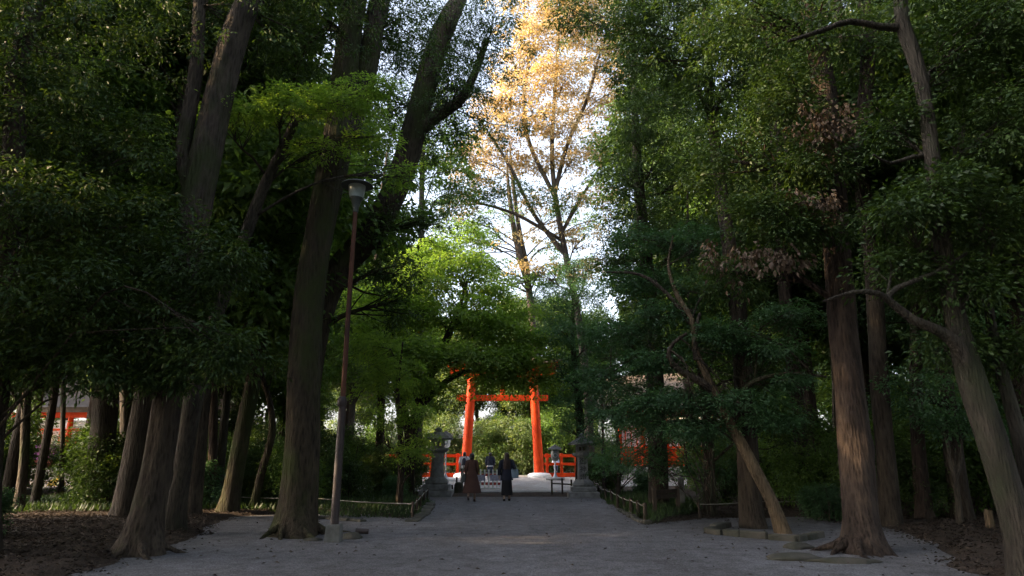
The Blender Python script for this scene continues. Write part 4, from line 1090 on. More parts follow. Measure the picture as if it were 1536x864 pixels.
# small maple sprays at the edge of the bed, left of the path
b, rows = TR((598, 752, 14), [(602, 700, 12), (600, 640, 10), (596, 590, 8)], Y=19.5, ext=[(.1, -.3, .8, .04), (.1, -.3, .6, .02)])
bl = [B(600, 560, 18.6, 50, 26, .8, 30), B(625, 620, 18.4, 36, 20, .7, 22), B(575, 630, 18.6, 36, 22, .7, 20), B(610, 680, 18.4, 34, 18, .6, 18), B(560, 520, 18.8, 40, 30, .8, 24), B(640, 660, 19, 22, 14, .5, 8)]
add_tree('maple_sapling', 'young maple with drooping green sprays at the edge of the left grass bed', b, rows, 'bark_dark', bl, 'mapleN', 'leaf_maple', seed=82, flare=.2, sides=10, twigs=10)

# golden sunlit tree rising above the gateway
b, rows = TR((885, 700, 18), [(882, 600, 15), (868, 480, 13), (848, 380, 11), (834, 300, 9), (828, 230, 8)], Y=44, ext=[(.3, .2, 5, .13), (.4, .2, 5, .08), (.2, 0, 5, .04)])
stg = [ST([(846, 380, 8), (800, 320, 6), (765, 250, 5), (720, 180, 3)], 44, -.5), ST([(832, 290, 7), (850, 220, 6), (880, 150, 5), (900, 80, 3)], 44, .5), ST([(834, 300, 7), (790, 200, 6), (790, 110, 4), (810, 40, 3)], 44, 1),
       ST([(842, 350, 6), (870, 300, 5), (900, 250, 3)], 44, .5), ST([(842, 360, 6), (770, 320, 5), (700, 300, 3)], 44, -.4)]
bl = []
for (x, y, rx, rz, n) in [(800, 60, 55, 35, 50), (860, 40, 50, 40, 56), (900, 90, 45, 35, 44), (840, 110, 55, 35, 56), (780, 140, 45, 30, 36), (890, 160, 50, 35, 50), (830, 180, 50, 30, 46), (760, 190, 45, 22, 26), (720, 220, 45, 18, 20),
                          (800, 240, 45, 22, 28), (870, 230, 50, 26, 36), (915, 220, 35, 30, 26), (740, 280, 50, 18, 18), (800, 300, 45, 18, 18), (870, 290, 45, 22, 22), (700, 260, 30, 14, 8), (830, 350, 50, 18, 14), (880, 350, 40, 22, 16), (770, 350, 35, 15, 8), (840, 0, 70, 30, 50), (900, 10, 60, 40, 40), (935, 130, 30, 40, 30), (930, 60, 40, 40, 36), (700, 240, 40, 20, 18), (730, 160, 40, 24, 22), (770, 100, 40, 30, 28), (690, 310, 40, 18, 14), (800, 400, 50, 16, 14), (750, 240, 45, 16, 18), (910, 300, 34, 24, 22), (880, 400, 40, 20, 20)]:
    bl.append(B(x, y, 44 + RNG.uniform(-1.5, 1.5), rx, rz, 1.8, int(n * (1.35 if y < 270 else .8))))
bl += [((1.5, 44, 36), (4, 4, 2.5), 60), ((5, 45, 35), (3.5, 4, 2.5), 50)]
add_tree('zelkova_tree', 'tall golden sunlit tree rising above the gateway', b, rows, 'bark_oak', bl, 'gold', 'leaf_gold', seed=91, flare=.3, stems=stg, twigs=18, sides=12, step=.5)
# bare leaning twin trunk in front of it
b, rows = TR((806, 706, 13), [(803, 560, 12), (794, 440, 12), (784, 400, 11), (772, 350, 10), (765, 300, 8)], Y=56, ext=[(-.2, 0, 2, .14), (-.1, 0, 3, .06)])
st = [ST([(796, 460, 9), (790, 400, 8), (778, 340, 7), (768, 260, 5)], 56.4, 0, [(-.2, 0, 3, .06)])]
bl = [B(x, y, 56 + RNG.uniform(-1, 1), rx, rz, 1.2, n) for (x, y, rx, rz, n) in [(720, 360, 40, 12, 14), (740, 395, 40, 12, 12), (830, 370, 40, 14, 14), (820, 410, 40, 16, 20), (700, 330, 45, 14, 12), (660, 300, 40, 18, 14), (760, 320, 45, 14, 12), (840, 320, 40, 14, 10), (860, 400, 45, 20, 24), (690, 385, 45, 14, 20), (780, 420, 60, 16, 26), (845, 425, 45, 18, 26), (720, 410, 50, 14, 22), (660, 350, 40, 18, 20), (880, 340, 36, 26, 24), (740, 345, 40, 12, 12)]]
add_tree('thin_conifer', 'bare twin trunk with sparse tufts silhouetted against the white sky', b, rows, 'bark_oak', bl, 'gold', 'leaf_mid', seed=92, flare=.2, stems=st, twigs=14, sides=10, step=.4)
# pale trunk in the gap left of the sky
b, rows = TR((628, 716, 14), [(630, 500, 12), (632, 330, 10), (634, 240, 9)], Y=37, ext=[(.1, 0, 3, .13), (.1, 0, 4, .05)])
bl = [B(x, y, 37 + RNG.uniform(-1, 1), rx, rz, 1.4, n) for (x, y, rx, rz, n) in [(640, 230, 50, 30, 30), (680, 260, 40, 22, 16), (600, 260, 40, 30, 24), (650, 320, 40, 20, 18), (620, 180, 60, 30, 34), (690, 200, 36, 24, 18), (670, 150, 40, 24, 20), (665, 240, 40, 20, 20), (610, 330, 40, 30, 26), (690, 290, 40, 18, 14)]]
add_tree('pale_tree', 'pale slim trunk catching light in the gap beside the lamp', b, rows, 'bark_grey', bl, 'gold', 'leaf_mid', seed=93, flare=.2, twigs=10, sides=10, step=.4)

# ------------------------------------------------------------------ right side trees
b, rows = TR((1292, 828, 70), [(1290, 770, 60), (1284, 690, 55), (1276, 600, 51), (1266, 500, 47), (1257, 400, 46), (1250, 300, 44), (1244, 200, 42), (1232, 110, 38), (1216, 30, 32)], dY=.7, ext=[(-.3, .2, 2, .13), (-.2, .2, 3, .05)])
YR = b.y
st = [ST([(1250, 260, 24), (1285, 210, 22), (1300, 120, 20), (1298, 20, 18)], YR + .5, .5, [(0, .1, 2, .06), (.1, 0, 2, .03)])]
bl = [B(1180, 150, YR - .1, 80, 60, .8, 50), B(1230, 240, YR - .3, 80, 40, .5, 40), B(1160, 320, YR - .2, 90, 45, .6, 50), B(1230, 340, YR - .4, 80, 25, .4, 24), B(1090, 240, YR + .4, 90, 60, .9, 60), B(1130, 40, YR + .5, 110, 60, 1, 70), B(1300, 60, YR + .6, 80, 50, .8, 40), B(1100, 410, YR + .3, 70, 35, .6, 34),
      ((b.x - .5, b.y, 9.5), (2.4, 2.2, 1.4), 80), ((b.x + .5, b.y + 1, 11.5), (2.6, 2.6, 1.8), 80), ((b.x, b.y, 14), (2.6, 2.6, 1.8), 70)]
add_tree('evergreen_tree', 'big straight trunk with spreading mossy roots at the right of the path', b, rows, 'bark_red', bl, 'broad', 'leaf_dark', seed=101, flare=.55, sides=44, step=.1, roots=9, stems=st, twigs=10, flare_h=.8,
         extra=[([B(1240, 190, YR - .5, 60, 40, .3, 16), B(1100, 390, YR - .2, 60, 30, .4, 7), B(1220, 300, YR - .5, 50, 20, .3, 8), B(1170, 390, YR - .4, 50, 25, .3, 7)], 'dry', 'leaf_dry')])
# twin grey trunk at the right edge
b, rows = TR((1545, 872, 56), [(1528, 800, 50), (1508, 730, 48), (1484, 650, 48), (1458, 570, 46), (1436, 490, 36), (1420, 410, 30), (1408, 320, 28), (1400, 250, 26), (1390, 170, 24), (1376, 100, 24), (1354, 35, 24), (1350, -10, 22)], dY=.3, ext=[(0, .1, 1.2, .07), (.2, .2, 2, .03)])
YE = b.y
st = [ST([(1552, 790, 24), (1541, 710, 22), (1522, 630, 20), (1503, 560, 17), (1486, 480, 13), (1474, 380, 11), (1472, 300, 8)], YE + .1, .4),
      ST([(1462, 575, 30), (1440, 525, 22), (1412, 498, 17), (1370, 480, 14), (1335, 452, 11), (1316, 440, 9), (1280, 438, 6), (1235, 452, 3)], YE + .05, -.4),
      ST([(1354, 42, 14), (1320, 40, 10), (1275, 32, 9), (1235, 45, 8), (1182, 62, 5)], YE + .3, -.2),
      ST([(1330, 450, 8), (1345, 432, 8), (1400, 410, 6), (1450, 380, 4)], YE - .2, .2), ST([(1398, 235, 8), (1370, 235, 7), (1335, 245, 5), (1310, 232, 3)], YE + .3, -.3)]
bl = [B(1420, 280, YE, 70, 35, .5, 28), B(1360, 310, YE - .1, 70, 30, .5, 26), B(1480, 330, YE + .2, 70, 60, .6, 36), B(1440, 420, YE + .1, 80, 40, .5, 34), B(1350, 400, YE + .3, 60, 30, .4, 16), B(1500, 180, YE + .3, 80, 70, .8, 44), B(1440, 90, YE + .5, 80, 60, .7, 40), B(1500, 30, YE, 80, 50, .8, 36), B(1340, 190, YE + .6, 60, 50, .5, 24),
      B(1500, 520, YE + .4, 60, 40, .5, 26), B(1430, 520, YE + .3, 60, 30, .4, 14), ((b.x - .6, b.y + .2, 8.6), (2, 2, 1.2), 50), ((b.x, b.y, 10.5), (2.4, 2.4, 1.5), 60)]
add_tree('camellia_tree', 'twin grey trunk leaning in at the right edge with a crooked bare branch', b, rows, 'bark_grey', bl, 'broad', 'leaf_dark', seed=111, flare=.3, sides=20, stems=st, twigs=12, rough=.03)
# leaning tan trunk in the raised bed
b, rows = TR((1178, 800, 26), [(1160, 760, 22), (1138, 715, 21), (1112, 665, 19), (1095, 635, 17), (1078, 600, 14), (1058, 560, 12), (1042, 520, 10), (1038, 480, 8)], dY=.4, ext=[(-.2, .3, .6, .06), (-.1, .3, .8, .03), (.2, .2, .8, .015)])
YL = b.y
st = [ST([(1070, 585, 14), (1050, 572, 12), (1020, 556, 10), (1003, 535, 8), (1010, 515, 6), (1030, 500, 4)], YL + .3, -.2), ST([(1100, 640, 9), (1120, 580, 7), (1180, 560, 5), (1240, 565, 3)], YL + .2, -.3), ST([(1044, 540, 8), (1043, 500, 7), (1050, 470, 5)], YL + .3, .1),
      ST([(1040, 490, 8), (1000, 440, 6), (960, 412, 5), (910, 408, 3)], YL + .5, .6)]
bl = []
for (x, y, rx, rz, n, dz) in [(1010, 600, 75, 18, 40, .2), (940, 620, 60, 18, 26, .8), (1110, 600, 70, 18, 34, -.2), (1160, 630, 50, 16, 22, -.3), (1040, 640, 60, 14, 24, .1), (980, 540, 70, 20, 34, .6), (1080, 500, 70, 22, 40, .2), (1150, 520, 60, 20, 30, 0), (1000, 470, 70, 22, 36, .7), (930, 500, 60, 22, 30, 1.2), (1060, 430, 70, 24, 36, .8), (960, 420, 70, 26, 36, 1.3), (1180, 470, 60, 20, 26, .3), (900, 570, 50, 22, 24, 1.4), (1180, 570, 50, 14, 20, -.1), (960, 360, 60, 26, 28, 1.6), (1050, 360, 70, 26, 30, 1.3)]:
    bl.append(B(x, y, YL + dz + .3, rx, rz, .75, int(n * 1.35)))
add_tree('leaning_tree', 'leaning tan trunk in the raised bed carrying layered fine leaf sprays', b, rows, 'bark_tan', bl, 'mapleN', 'leaf_blue', seed=121, flare=.15, sides=20, limb_m='bark_oak', stems=st, twigs=14, limb_r=.2, rough=.07)
# further right trunks
plain('evergreen_tree', 'reddish straight trunk behind the leaning tan trunk', (1208, 770, 32), [(1204, 700, 26), (1196, 600, 24), (1184, 500, 23), (1176, 420, 22), (1168, 300, 20), (1160, 150, 18)], 'bark_red', [(0, 0, 8, 2.4, 1.8, 50), (-1.6, .5, 10.5, 2.6, 2, 60), (1, 0, 12, 2.6, 2, 60), (0, 0, 15, 2.8, 2, 60)], seed=131)
plain('evergreen_tree', 'dark trunk standing directly behind the big rooted trunk', (1334, 790, 40), [(1330, 700, 32), (1318, 560, 30), (1310, 420, 28), (1290, 250, 26), (1270, 100, 22)], 'bark_dark', [(0, .5, 8.5, 2.4, 1.8, 50), (1, .5, 11, 2.8, 2, 60), (-1, .5, 13.5, 2.8, 2, 60)], seed=132)
plain('evergreen_tree', 'rough brown trunk in the leaf litter between the rooted trunk and twin trunk', (1388, 784, 30), [(1380, 700, 24), (1374, 600, 22), (1376, 450, 20), (1380, 300, 18)], 'bark_red', [(0, .3, 7, 2.2, 1.6, 50), (.8, .8, 9.5, 2.6, 2, 60), (-.5, .5, 12, 2.6, 2, 50)], seed=133)
plain('slim_tree', 'slim pale trunk leaning left far behind the big rooted trunk', (1264, 752, 9), [(1258, 700, 8), (1252, 640, 8), (1250, 560, 7)], 'bark_grey', [(0, 0, 7, 2, 1.4, 40), (0, 0, 9.5, 2, 1.4, 40)], seed=134, sides=10, ext=((0, 0, 2.5, .08), (.1, 0, 2, .03)))
b, rows = TR((1440, 792, 13), [(1437, 750, 10), (1432, 715, 9), (1424, 690, 6), (1422, 650, 5)], ext=[(0, 0, .3, .015)])
stx = [ST([(1433, 722, 7), (1441, 690, 6), (1441, 655, 5), (1436, 630, 4)], b.y, .05)]
bl = [B(1425, 642, b.y, 30, 14, .3, 7), B(1450, 630, b.y + .1, 40, 20, .4, 12), B(1400, 625, b.y + .2, 50, 16, .4, 12)]
add_tree('sapling', 'thin grey sapling forked like a letter y in the leaf litter', b, rows, 'bark_grey', bl, 'broad', 'leaf_blue', seed=141, flare=.2, sides=10, stems=stx, twigs=4)
# many-stemmed shrub right of the gate frame
b = G(1068, 775)
rg = random.Random(5); stems = []
for i in range(11):
    a = rg.uniform(-1.15, .35); L = rg.uniform(2.2, 3.6); x0, y0 = rg.uniform(-.18, .18), rg.uniform(-.15, .15); yy = rg.uniform(-.4, .5)
    stems.append([(b.x + x0 + a * q ** 1.6 * L * .5, b.y + y0 + yy * q, L * (q - .08 * abs(a) * q * q) - .05, .022 * (1 - .75 * q)) for q in (0, .25, .5, .75, 1)])
bl = [B(1000, 640, b.y + .2, 60, 26, .6, 26), B(960, 680, b.y + .9, 55, 22, .7, 24), B(1060, 660, b.y + .2, 40, 30, .5, 16), B(1000, 700, b.y + 1.2, 40, 18, .6, 16), B(920, 690, b.y + 2.5, 45, 24, .8, 22), B(1080, 700, b.y + .3, 36, 26, .5, 12), B(1000, 590, b.y + .5, 60, 24, .6, 20)]
add_tree('bushy_shrub', 'many stemmed green shrub fanning up behind the pale marker post', b, stems[0], 'bark_grey', bl, 'mapleN', 'leaf_blue', cat='shrub', seed=151, flare=0, sides=8, stems=stems[1:], twigs=5)

# dense evergreen wall on the right between the path and the sky gap
def mass(name, label, base_px, Y, H, blobs, style, leaf, bark_m='bark_dark', seed=1, tw=.3, twigs=8):
    bx = P(base_px, 700, Y).x; b = Vector((bx, Y, 0.05))
    rows = [(bx, Y, -.15, tw), (bx + .1, Y, H * .3, tw * .8), (bx - .1, Y + .1, H * .65, tw * .5), (bx, Y, H, tw * .12)]
    return add_tree(name, label, b, rows, bark_m, blobs, style, leaf, seed=seed, flare=.3, sides=12, twigs=twigs)
mass('evergreen_tree', 'dense dark green tree walling the right side of the sky gap', 985, 20, 17, [B(x, y, 20 + RNG.uniform(-1.5, 1), rx, rz, 1.4, n) for (x, y, rx, rz, n) in
     [(960, 60, 50, 50, 60), (1020, 40, 70, 50, 80), (990, 130, 70, 50, 90), (950, 180, 40, 45, 50), (1040, 170, 70, 50, 80), (980, 240, 60, 50, 80), (930, 270, 30, 40, 30), (1050, 270, 70, 50, 70), (960, 330, 60, 45, 70), (1030, 360, 60, 40, 60), (925, 380, 45, 35, 44), (980, 420, 60, 40, 56), (1000, -30, 90, 40, 70)]] + [((4, 20, 17), (3, 3, 2), 80), ((6.5, 20, 18.5), (3, 3, 2), 70)], 'broad', 'leaf_dark', seed=161)
mass('evergreen_tree', 'blue green broadleaf tree overhanging the inscribed stone lantern', 868, 27.5, 9.5, [B(x, y, 27.5 + RNG.uniform(-1.2, .8), rx, rz, 1.3, n) for (x, y, rx, rz, n) in
     [(830, 450, 40, 26, 50), (880, 440, 45, 30, 56), (850, 500, 45, 28, 60), (900, 500, 40, 34, 50), (840, 550, 30, 24, 34), (880, 560, 45, 34, 60), (860, 610, 34, 26, 40), (900, 620, 34, 26, 34), (845, 640, 22, 22, 18), (930, 560, 34, 34, 34), (860, 400, 40, 20, 26)]], 'broad', 'leaf_blue', seed=162, tw=.2)
mass('evergreen_tree', 'shadowy understorey tree filling the space behind the leaning trunk', 1060, 18, 9, [B(x, y, 18 + RNG.uniform(-1, 1), rx, rz, 1.2, n) for (x, y, rx, rz, n) in
     [(1020, 430, 70, 40, 56), (1100, 440, 70, 45, 60), (1060, 520, 80, 40, 60), (960, 500, 50, 40, 44), (1150, 530, 60, 50, 50), (960, 590, 50, 30, 30), (1110, 620, 70, 40, 40), (1180, 640, 50, 40, 30)]], 'broad', 'leaf_dark', seed=163, tw=.16)
mass('evergreen_tree', 'tall leafy tree deep in the right wood above the sapling', 1430, 16, 14, [B(x, y, 16 + RNG.uniform(-1.5, 1.5), rx, rz, 1.4, n) for (x, y, rx, rz, n) in
     [(1330, 60, 80, 60, 60), (1430, 40, 90, 60, 70), (1510, 120, 80, 70, 60), (1350, 180, 80, 60, 60), (1440, 200, 80, 60, 60), (1520, 280, 70, 70, 50), (1340, 320, 80, 60, 60), (1430, 360, 80, 60, 60), (1350, 460, 70, 60, 50), (1440, 500, 80, 60, 50), (1530, 440, 70, 80, 50), (1370, 590, 70, 40, 36), (1480, 620, 80, 40, 40)]], 'broad', 'leaf_blue', seed=164, tw=.22)
mass('young_evergreen', 'slender leafy evergreen screening the shrine hall beside the slim lamp post', 925, 25, 6, [B(x, y, 25 + RNG.uniform(-.8, .8), rx, rz, .9, n) for (x, y, rx, rz, n) in
     [(905, 600, 30, 24, 20), (935, 620, 34, 26, 24), (970, 640, 36, 22, 22), (925, 665, 34, 18, 7), (985, 675, 36, 20, 8), (955, 700, 40, 18, 11), (900, 700, 26, 18, 5), (1020, 650, 36, 24, 12), (1030, 700, 40, 18, 8), (1000, 610, 40, 24, 24), (1060, 620, 40, 30, 24), (890, 650, 22, 20, 12)]], 'broad', 'leaf_blue', seed=166, tw=.08)
# overhanging dark leaves at the top of the sky gap, from a tree standing right of the path
mass('evergreen_oak', 'dark overhanging oak boughs reaching across the top of the path from the right', 1120, 15, 15, [B(x, y, 14.5 + RNG.uniform(-1, 1), rx, rz, 1.0, n) for (x, y, rx, rz, n) in
     [(900, 25, 60, 22, 22), (960, 40, 60, 40, 40), (850, 10, 40, 16, 8), (940, 100, 40, 25, 16), (1020, 90, 70, 50, 60), (1090, 120, 70, 60, 60), (1000, 0, 90, 40, 60), (1100, 20, 90, 60, 60)]] + [((4, 14, 14), (3, 3, 2), 80)], 'oak', 'leaf_dark', seed=165, tw=.25)

# ------------------------------------------------------------------ generic wood (shared meshes)
def generic_tree(seed, H, blobs, leaf, style, bark_m, r=.28):
    rg = np.random.default_rng(seed)
    rows = [(0, 0, -.3, r), (rg.normal() * .1, rg.normal() * .1, H * .3, r * .75), (rg.normal() * .3, rg.normal() * .3, H * .62, r * .5), (rg.normal() * .3, rg.normal() * .3, H * .95, r * .1)]
    bl = []
    for i in range(blobs):
        z = rg.uniform(.32, .98); w = (1.05 - abs(z - .6) * 1.3) * H * .2
        a = rg.uniform(0, 6.28); q = rg.uniform(.2, 1) * w
        bl.append(((q * math.cos(a), q * math.sin(a), z * H), (rg.uniform(1.5, 2.3), rg.uniform(1.5, 2.3), rg.uniform(1.0, 1.6)), 52))
    t = add_tree('forest_tree', 'x', (0, 0, 0), rows, bark_m, bl, style, leaf, seed=seed, flare=.4, sides=10, twigs=6, step=.5)
    return t
protos = [generic_tree(301, 17, 20, 'leaf_dark', 'far', 'bark_dark'), generic_tree(302, 15, 18, 'leaf_mid', 'far', 'bark_oak', .22), generic_tree(303, 19, 22, 'leaf_dark', 'far', 'bark_red', .32), generic_tree(304, 14, 18, 'leaf_pale', 'far', 'bark_grey', .22)]
used = [False] * 4
LOOK = ['dark leaved forest tree with blackish trunk', 'mid green forest tree with brown trunk', 'dark leaved forest tree with reddish trunk', 'pale green forest tree with grey trunk']
def put(k, x, y, s, rz, label, group):
    o = protos[k] if not used[k] else copy_tree(protos[k]); used[k] = True
    o.location = (x, y, 0); o.scale = (s, s, s * random.uniform(.92, 1.1)); o.rotation_euler = (0, 0, rz)
    o['label'] = LOOK[k] + ' ' + label; o['group'] = group
    return o
LW = ('in the wood left of the gravel path', 'forest trees left of the path')
RW = ('in the wood right of the gravel path', 'forest trees right of the path')
BW = ('closing the far side of the court', 'forest trees behind the court')
for (x, y, k, s) in [(-9.4, 17, 0, 1.1), (-15.2, 21, 1, .9), (-9.5, 22.5, 3, .8), (-17, 16, 2, .7), (-19, 23, 0, .68), (-12.5, 26, 2, .6), (-9.6, 28.5, 1, .7), (-16.5, 28, 3, .7), (-22, 29, 2, .65), (-27, 20, 1, .6), (-15, 15.3, 0, 1.2), (-20, 4.8, 2, 1.0), (-13, 4, 1, 1.1), (-26, 12.0, 0, 1.1), (-18, 2, 2, 1.05), (-24, 4, 1, 1.1), (-9, -3, 0, 1), (-15, -5, 1, 1.1), (-5, -7, 2, 1), (-9, -12, 3, 1.1), (-6.5, -1, 1, .95), (-13, 7.2, 1, .9), (-3, -14, 0, 1), (-10.5, 20.5, 0, 1.1), (-15.5, 18.5, 1, 1.1), (-8, 17.5, 1, 1.15), (-19, 10.2, 1, .7)]:  # unseen trees behind camera and off left added to shade path and trunks
    put(k, x, y, s, random.uniform(0, 6.28), *LW)
LB_ = ('standing among the trees round the red hall', 'sunlit trees before the left hall')
for (x, y, k, s) in [(-11, 33, 1, 1.15), (-12, 36, 3, 1.35), (-16, 33.5, 1, 1.3), (-20, 37, 3, 1.4), (-24, 34, 1, 1.3), (-28.5, 37, 3, 1.4), (-33, 34.5, 1, 1.3), (-9, 38, 3, 1.05), (-10, 41, 2, 1.3), (-18, 41, 0, 1.2), (-38, 38, 2, 1.2), (-14, 30, 0, .9), (-15, 37, 0, 1.45), (-24, 39, 2, 1.5), (-44, 39, 2, 1.2), (-46, 45, 0, 1.2)]:  # last two are unseen, added to shade the hall from the sun
    put(k, x, y, s, random.uniform(0, 6.28), *LB_)
for (x, y, k, s) in [(11.5, 15, 0, .95), (14.5, 19, 1, 1), (9.2, 21, 2, .9), (12.5, 24, 0, 1), (17.5, 23, 3, 1), (10.2, 29, 1, .95), (15.5, 29, 2, 1), (20, 18, 0, 1), (21, 28, 1, 1), (13.5, 8, 2, 1), (12, 1, 0, 1), (18, 4, 1, 1), (19, 12, 0, 1.05), (25, 22, 2, 1), (26, 32, 0, 1), (10, -6, 1, 1), (5.5, -5, 0, 1), (7, -1.0, 1, 1.0), (1, -12, 2, 1), (7, -11, 3, 1), (16, 16, 2, .9), (19, 31, 3, 1), (23, 27, 2, 1), (9.8, 37, 2, 1.3), (14, 40, 0, 1.3)]:
    put(k, x, y, s, random.uniform(0, 6.28), *RW)
for (x, y, k, s) in [(-3.5, 66, 3, 1.1), (1.5, 64, 3, 1.15), (4.5, 68, 1, 1.3), (-8, 70, 1, 1), (9, 72, 0, 1), (-14, 66, 3, 1), (-20, 72, 0, 1.1), (14, 66, 2, .8), (20, 70, 1, 1), (-27, 66, 2, 1), (27, 66, 0, 1), (-34, 70, 1, 1), (34, 72, 2, 1), (-1, 74, 0, .9), (-10, 78, 2, 1.1), (16, 78, 2, 1.1), (-42, 64, 0, 1.1), (44, 66, 1, 1.1), (-24, 80, 0, 1.2), (28, 80, 1, 1.2), (6, 80, 2, 1), (-50, 74, 2, 1.2), (52, 76, 2, 1.2)]:
    put(k, x, y, s, random.uniform(0, 6.28), *BW)

# evergreen shrubs of the understorey
def generic_shrub(seed, leaf, r, h, n, style='broad'):
    rg = np.random.default_rng(seed)
    rows = [(0, 0, -.1, .04), (.05, 0, h * .4, .03), (0, .05, h * .8, .012)]
    bl = [((rg.uniform(-.6, .6) * r, rg.uniform(-.6, .6) * r, h * rg.uniform(.25, .85)), (r * .5, r * .5, h * .26), n) for _ in range(7)]
    return add_tree('evergreen_shrub', 'x', (0, 0, 0), rows, 'bark_dark', bl, style, leaf, cat='shrub', seed=seed, flare=0, sides=8, twigs=5)
sh = [generic_shrub(401, 'leaf_dark', 1.2, 2.0, 22), generic_shrub(402, 'leaf_blue', 1.1, 1.5, 20), generic_shrub(403, 'leaf_mid', 1.3, 2.6, 24), generic_shrub(404, 'leaf_pale', 1.4, 2.4, 24)]
us = [False] * 4
LSX, RSX = [], []
def shrub(k, x, y, s, label, group):
    o = sh[k] if not us[k] else copy_tree(sh[k]); us[k] = True
    o.location = (x, y, .05); o.scale = (s, s, s); o.rotation_euler = (0, 0, random.uniform(0, 6.28)); o['label'] = ['dark green evergreen shrub', 'blue green low shrub', 'mid green tall shrub', 'pale green leafy bush'][k] + ' ' + label; o['group'] = group
for k_ in range(26): LSX.append((random.uniform(-34, -6), random.uniform(25.5, 31), random.choice((0, 0, 1)), random.uniform(1.2, 1.9)))
for k_ in range(22): RSX.append((random.uniform(9.5, 32), random.uniform(24, 36), random.choice((0, 2, 1)), random.uniform(1.3, 2.1)))
BSX = [(x_ + random.uniform(-1, 1), 61 + random.uniform(-1.5, 2.5), random.choice((3, 3, 2)), random.uniform(1.7, 2.6)) for x_ in np.arange(-24, 26, 1.7)]
BSX += [(1.0, 60, 3, 2.2), (2.6, 61.5, 2, 2.6), (4.2, 60, 3, 2.0), (-1.2, 61, 2, 2.2), (3.4, 63, 2, 3.0), (6, 61, 2, 2.6)]
BS = ('of the thicket at the back of the court', 'thicket bushes behind the gateway')
LSX = [q for q in LSX if not (-.745 < q[0] / q[1] < -.59)]
LS = ('of the undergrowth in the left wood', 'undergrowth shrubs left of the path')
RS = ('of the undergrowth in the right wood', 'undergrowth shrubs right of the path')
for (x, y, k, s) in [(-5.4, 23, 0, .9), (-6.4, 20, 2, .8), (-4.6, 26, 0, .9), (-7.5, 22, 0, 1), (-9, 19.5, 1, 1), (-6.2, 27.5, 2, .9), (-10.5, 23.5, 2, 1), (-11.8, 19.5, 0, 1), (-8.5, 28.5, 0, 1), (-12, 29, 2, 1), (-3.9, 24.5, 1, .6), (-21, 26, 2, 1.1), (-14.5, 14.5, 1, .9), (-4.3, 28.5, 0, .9), (-24, 31, 0, 2.1), (-17.3, 31.5, 0, 2.0), (-18.6, 29.5, 0, 1.2), (-24.8, 28.5, 0, 1.6), (-16, 30.5, 0, 2), (-13.5, 31, 0, 2), (-11, 31, 0, 1.6), (-9.5, 24.5, 0, 1.3), (-12, 22, 0, 1.4), (-18, 20, 0, 1.5), (-8, 26.5, 0, 1.3), (-27, 31, 0, 2.3), (-10, 13, 1, .7), (-13, 13, 0, 1), (-16.5, 10.0, 0, 1.3), (-14.5, 8.6, 2, 1.3)] + LSX:  # final listed pair unseen, added to break up the low sun streaks
    shrub(k, x, y, s, *LS)
for (x, y, k, s) in [(-9, -6, 2, 2), (-6, -9, 0, 2), (8, -6, 2, 2), (6, -9, 0, 2), (10, 0, 2, 1.8), (-10, 1, 2, 1.8), (-2, -15, 2, 2.2), (3, -16, 0, 2.4)]: shrub(k, x, y, s, *(LS if x < 0 else RS))  # unseen, around and behind the camera, added to block low light
for (x, y, k, s) in BSX: shrub(k, x, y, s, *BS)
for (x, y, k, s) in [(3.6, 27.6, 0, .8), (4.2, 29.5, 0, .8), (5.2, 25.5, 1, .7), (6.4, 21, 0, 1), (8.2, 18.5, 2, 1), (9.5, 16.5, 0, 1), (8.8, 23, 2, 1.2), (11, 20, 2, 1.1), (12.8, 17, 0, 1.2), (10.5, 12.8, 1, .9), (8.4, 26, 1, .8), (13.5, 14, 2, 1.1), (14, 21, 2, 1.2), (7.4, 16.4, 1, .6), (17, 30, 2, 2.6), (14, 25, 2, 2.2), (20, 33, 0, 2.6), (22, 36, 2, 2.6), (12, 19, 2, 1.5), (16, 20, 0, 2), (8.6, 30.5, 2, 1.1), (11, 34, 0, 1.3)] + RSX:
    shrub(k, x, y, s, *RS)

# ------------------------------------------------------------------ ground cover, litter
def scatter(n, xr, yr, test, rg):
    x = rg.uniform(*xr, n); y = rg.uniform(*yr, n); k = test(x, y); return x[k], y[k]
rg = np.random.default_rng(77)
def off_path(x, y, m=0.0):
    return np.minimum(inside_dist(x, y, PATH), inside_dist(x, y, COURT)) + .3 * smooth_noise(x, y, 31, 1.8) > m
x, y = scatter(150000, (-17, 17), (5, 24), lambda x, y: (inside_dist(x, y, PATH) + .35 * smooth_noise(x, y, 31, 1.8) + .35 > .5 * rg.uniform(0, 1, len(x)) ** .5) & (inside_dist(x, y, COURT) > 0) & (smooth_noise(x, y, 33, 2.2) + rg.uniform(-.5, .8, len(x)) > -.1), rg)
z = ground_z(x, y) + rg.uniform(.0, .035, len(x)); z = np.maximum(z, .006)
N = len(x); a = rg.uniform(0, 6.28, N)
d = np.stack([np.cos(a), np.sin(a), rg.normal(0, .3, N)], 1); nr = np.stack([rg.normal(0, .45, N), rg.normal(0, .45, N), np.ones(N)], 1)
me = leaves_mesh('fallen_leaves', np.stack([x, y, z], 1), d, nr, rg.uniform(.035, .1, N), rg.uniform(.018, .045, N), rg.beta(1.6, 2.6, N), .3)
tag(link('fallen_leaves', me, 'litter'), 'brown fallen leaves lying thick on the forest floor', 'fallen leaves', kind='stuff')
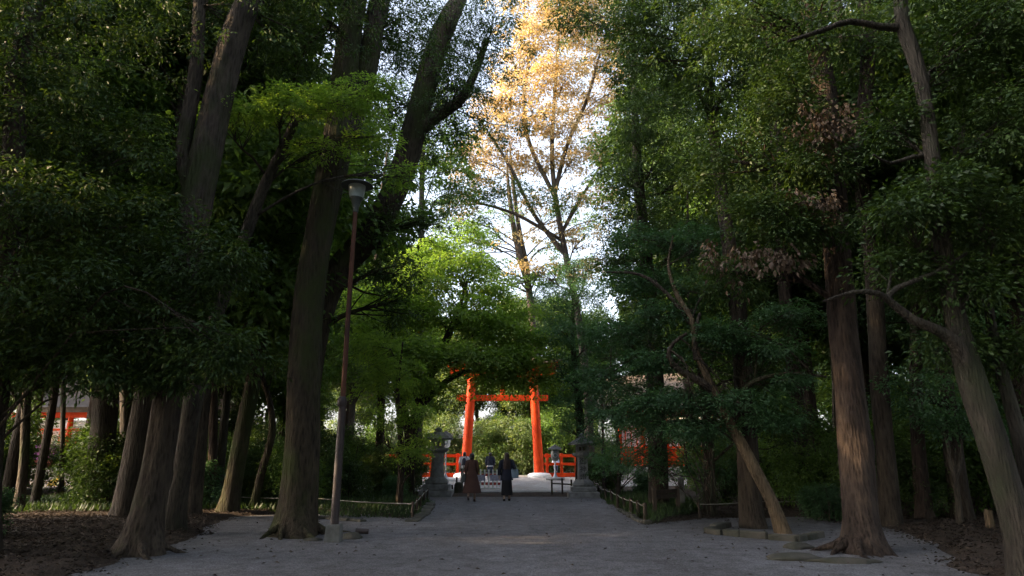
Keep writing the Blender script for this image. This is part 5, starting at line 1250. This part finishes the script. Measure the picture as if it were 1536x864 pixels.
x, y = scatter(1000, (-7, 7), (8, 26), lambda x, y: (~off_path(x, y, -.2)) & (rg.uniform(0, 1, len(x)) < .3 + .5 * (np.abs(x) > 2.5)), rg)
N = len(x); a = rg.uniform(0, 6.28, N)
d = np.stack([np.cos(a), np.sin(a), rg.normal(0, .2, N)], 1); nr = np.stack([rg.normal(0, .3, N), rg.normal(0, .3, N), np.ones(N)], 1)
me = leaves_mesh('stray_leaves', np.stack([x, y, np.full(N, .02)], 1), d, nr, rg.uniform(.04, .1, N), rg.uniform(.025, .05, N), rg.beta(1.5, 2, N), .3)
tag(link('stray_leaves', me, 'litter'), 'stray dry leaves and twigs scattered over the gravel path', 'fallen leaves', kind='stuff')
def grass(label, n, xr, yr, test, hr=(.08, .26)):
    x, y = scatter(n, xr, yr, test, rg); N = len(x)
    z = ground_z(x, y) - .01; a = rg.uniform(0, 6.28, N)
    d = np.stack([np.cos(a) * .5, np.sin(a) * .5, rg.uniform(.5, 1.1, N)], 1); nr = np.stack([np.cos(a + .5), np.sin(a + .5), np.full(N, .3)], 1)
    me = leaves_mesh('grass', np.stack([x, y, z], 1), d, nr, rg.uniform(*hr, N), rg.uniform(.012, .03, N), rg.uniform(0, 1, N), .2)
    tag(link('grass', me, 'grass'), label, 'grass', kind='stuff')
LB = [(G(617, 779).x, G(617, 779).y), (G(640, 750).x, G(640, 750).y), (-4.5, 27), (-16, 27), (-16, 16.5), (G(330, 768).x, G(330, 768).y)]
grass('dark grass and ground cover in the bed behind the left rope fence', 60000, (-16, -2), (14, 28), lambda x, y: inside_dist(x, y, LB) + .5 * smooth_noise(x, y, 41, 1.2) < 0)
RB = [(G(899, 746).x, G(899, 746).y), (G(937, 769).x, G(937, 769).y), (G(975, 786).x, G(975, 786).y), (G(1055, 772).x, G(1055, 772).y), (5.5, 21), (6, 26), (3.4, 27)]
grass('green grass and low plants behind the curving right rope fence', 26000, (2, 7), (14, 28), lambda x, y: inside_dist(x, y, RB) + .2 * smooth_noise(x, y, 42, 2) < 0, (.1, .3))
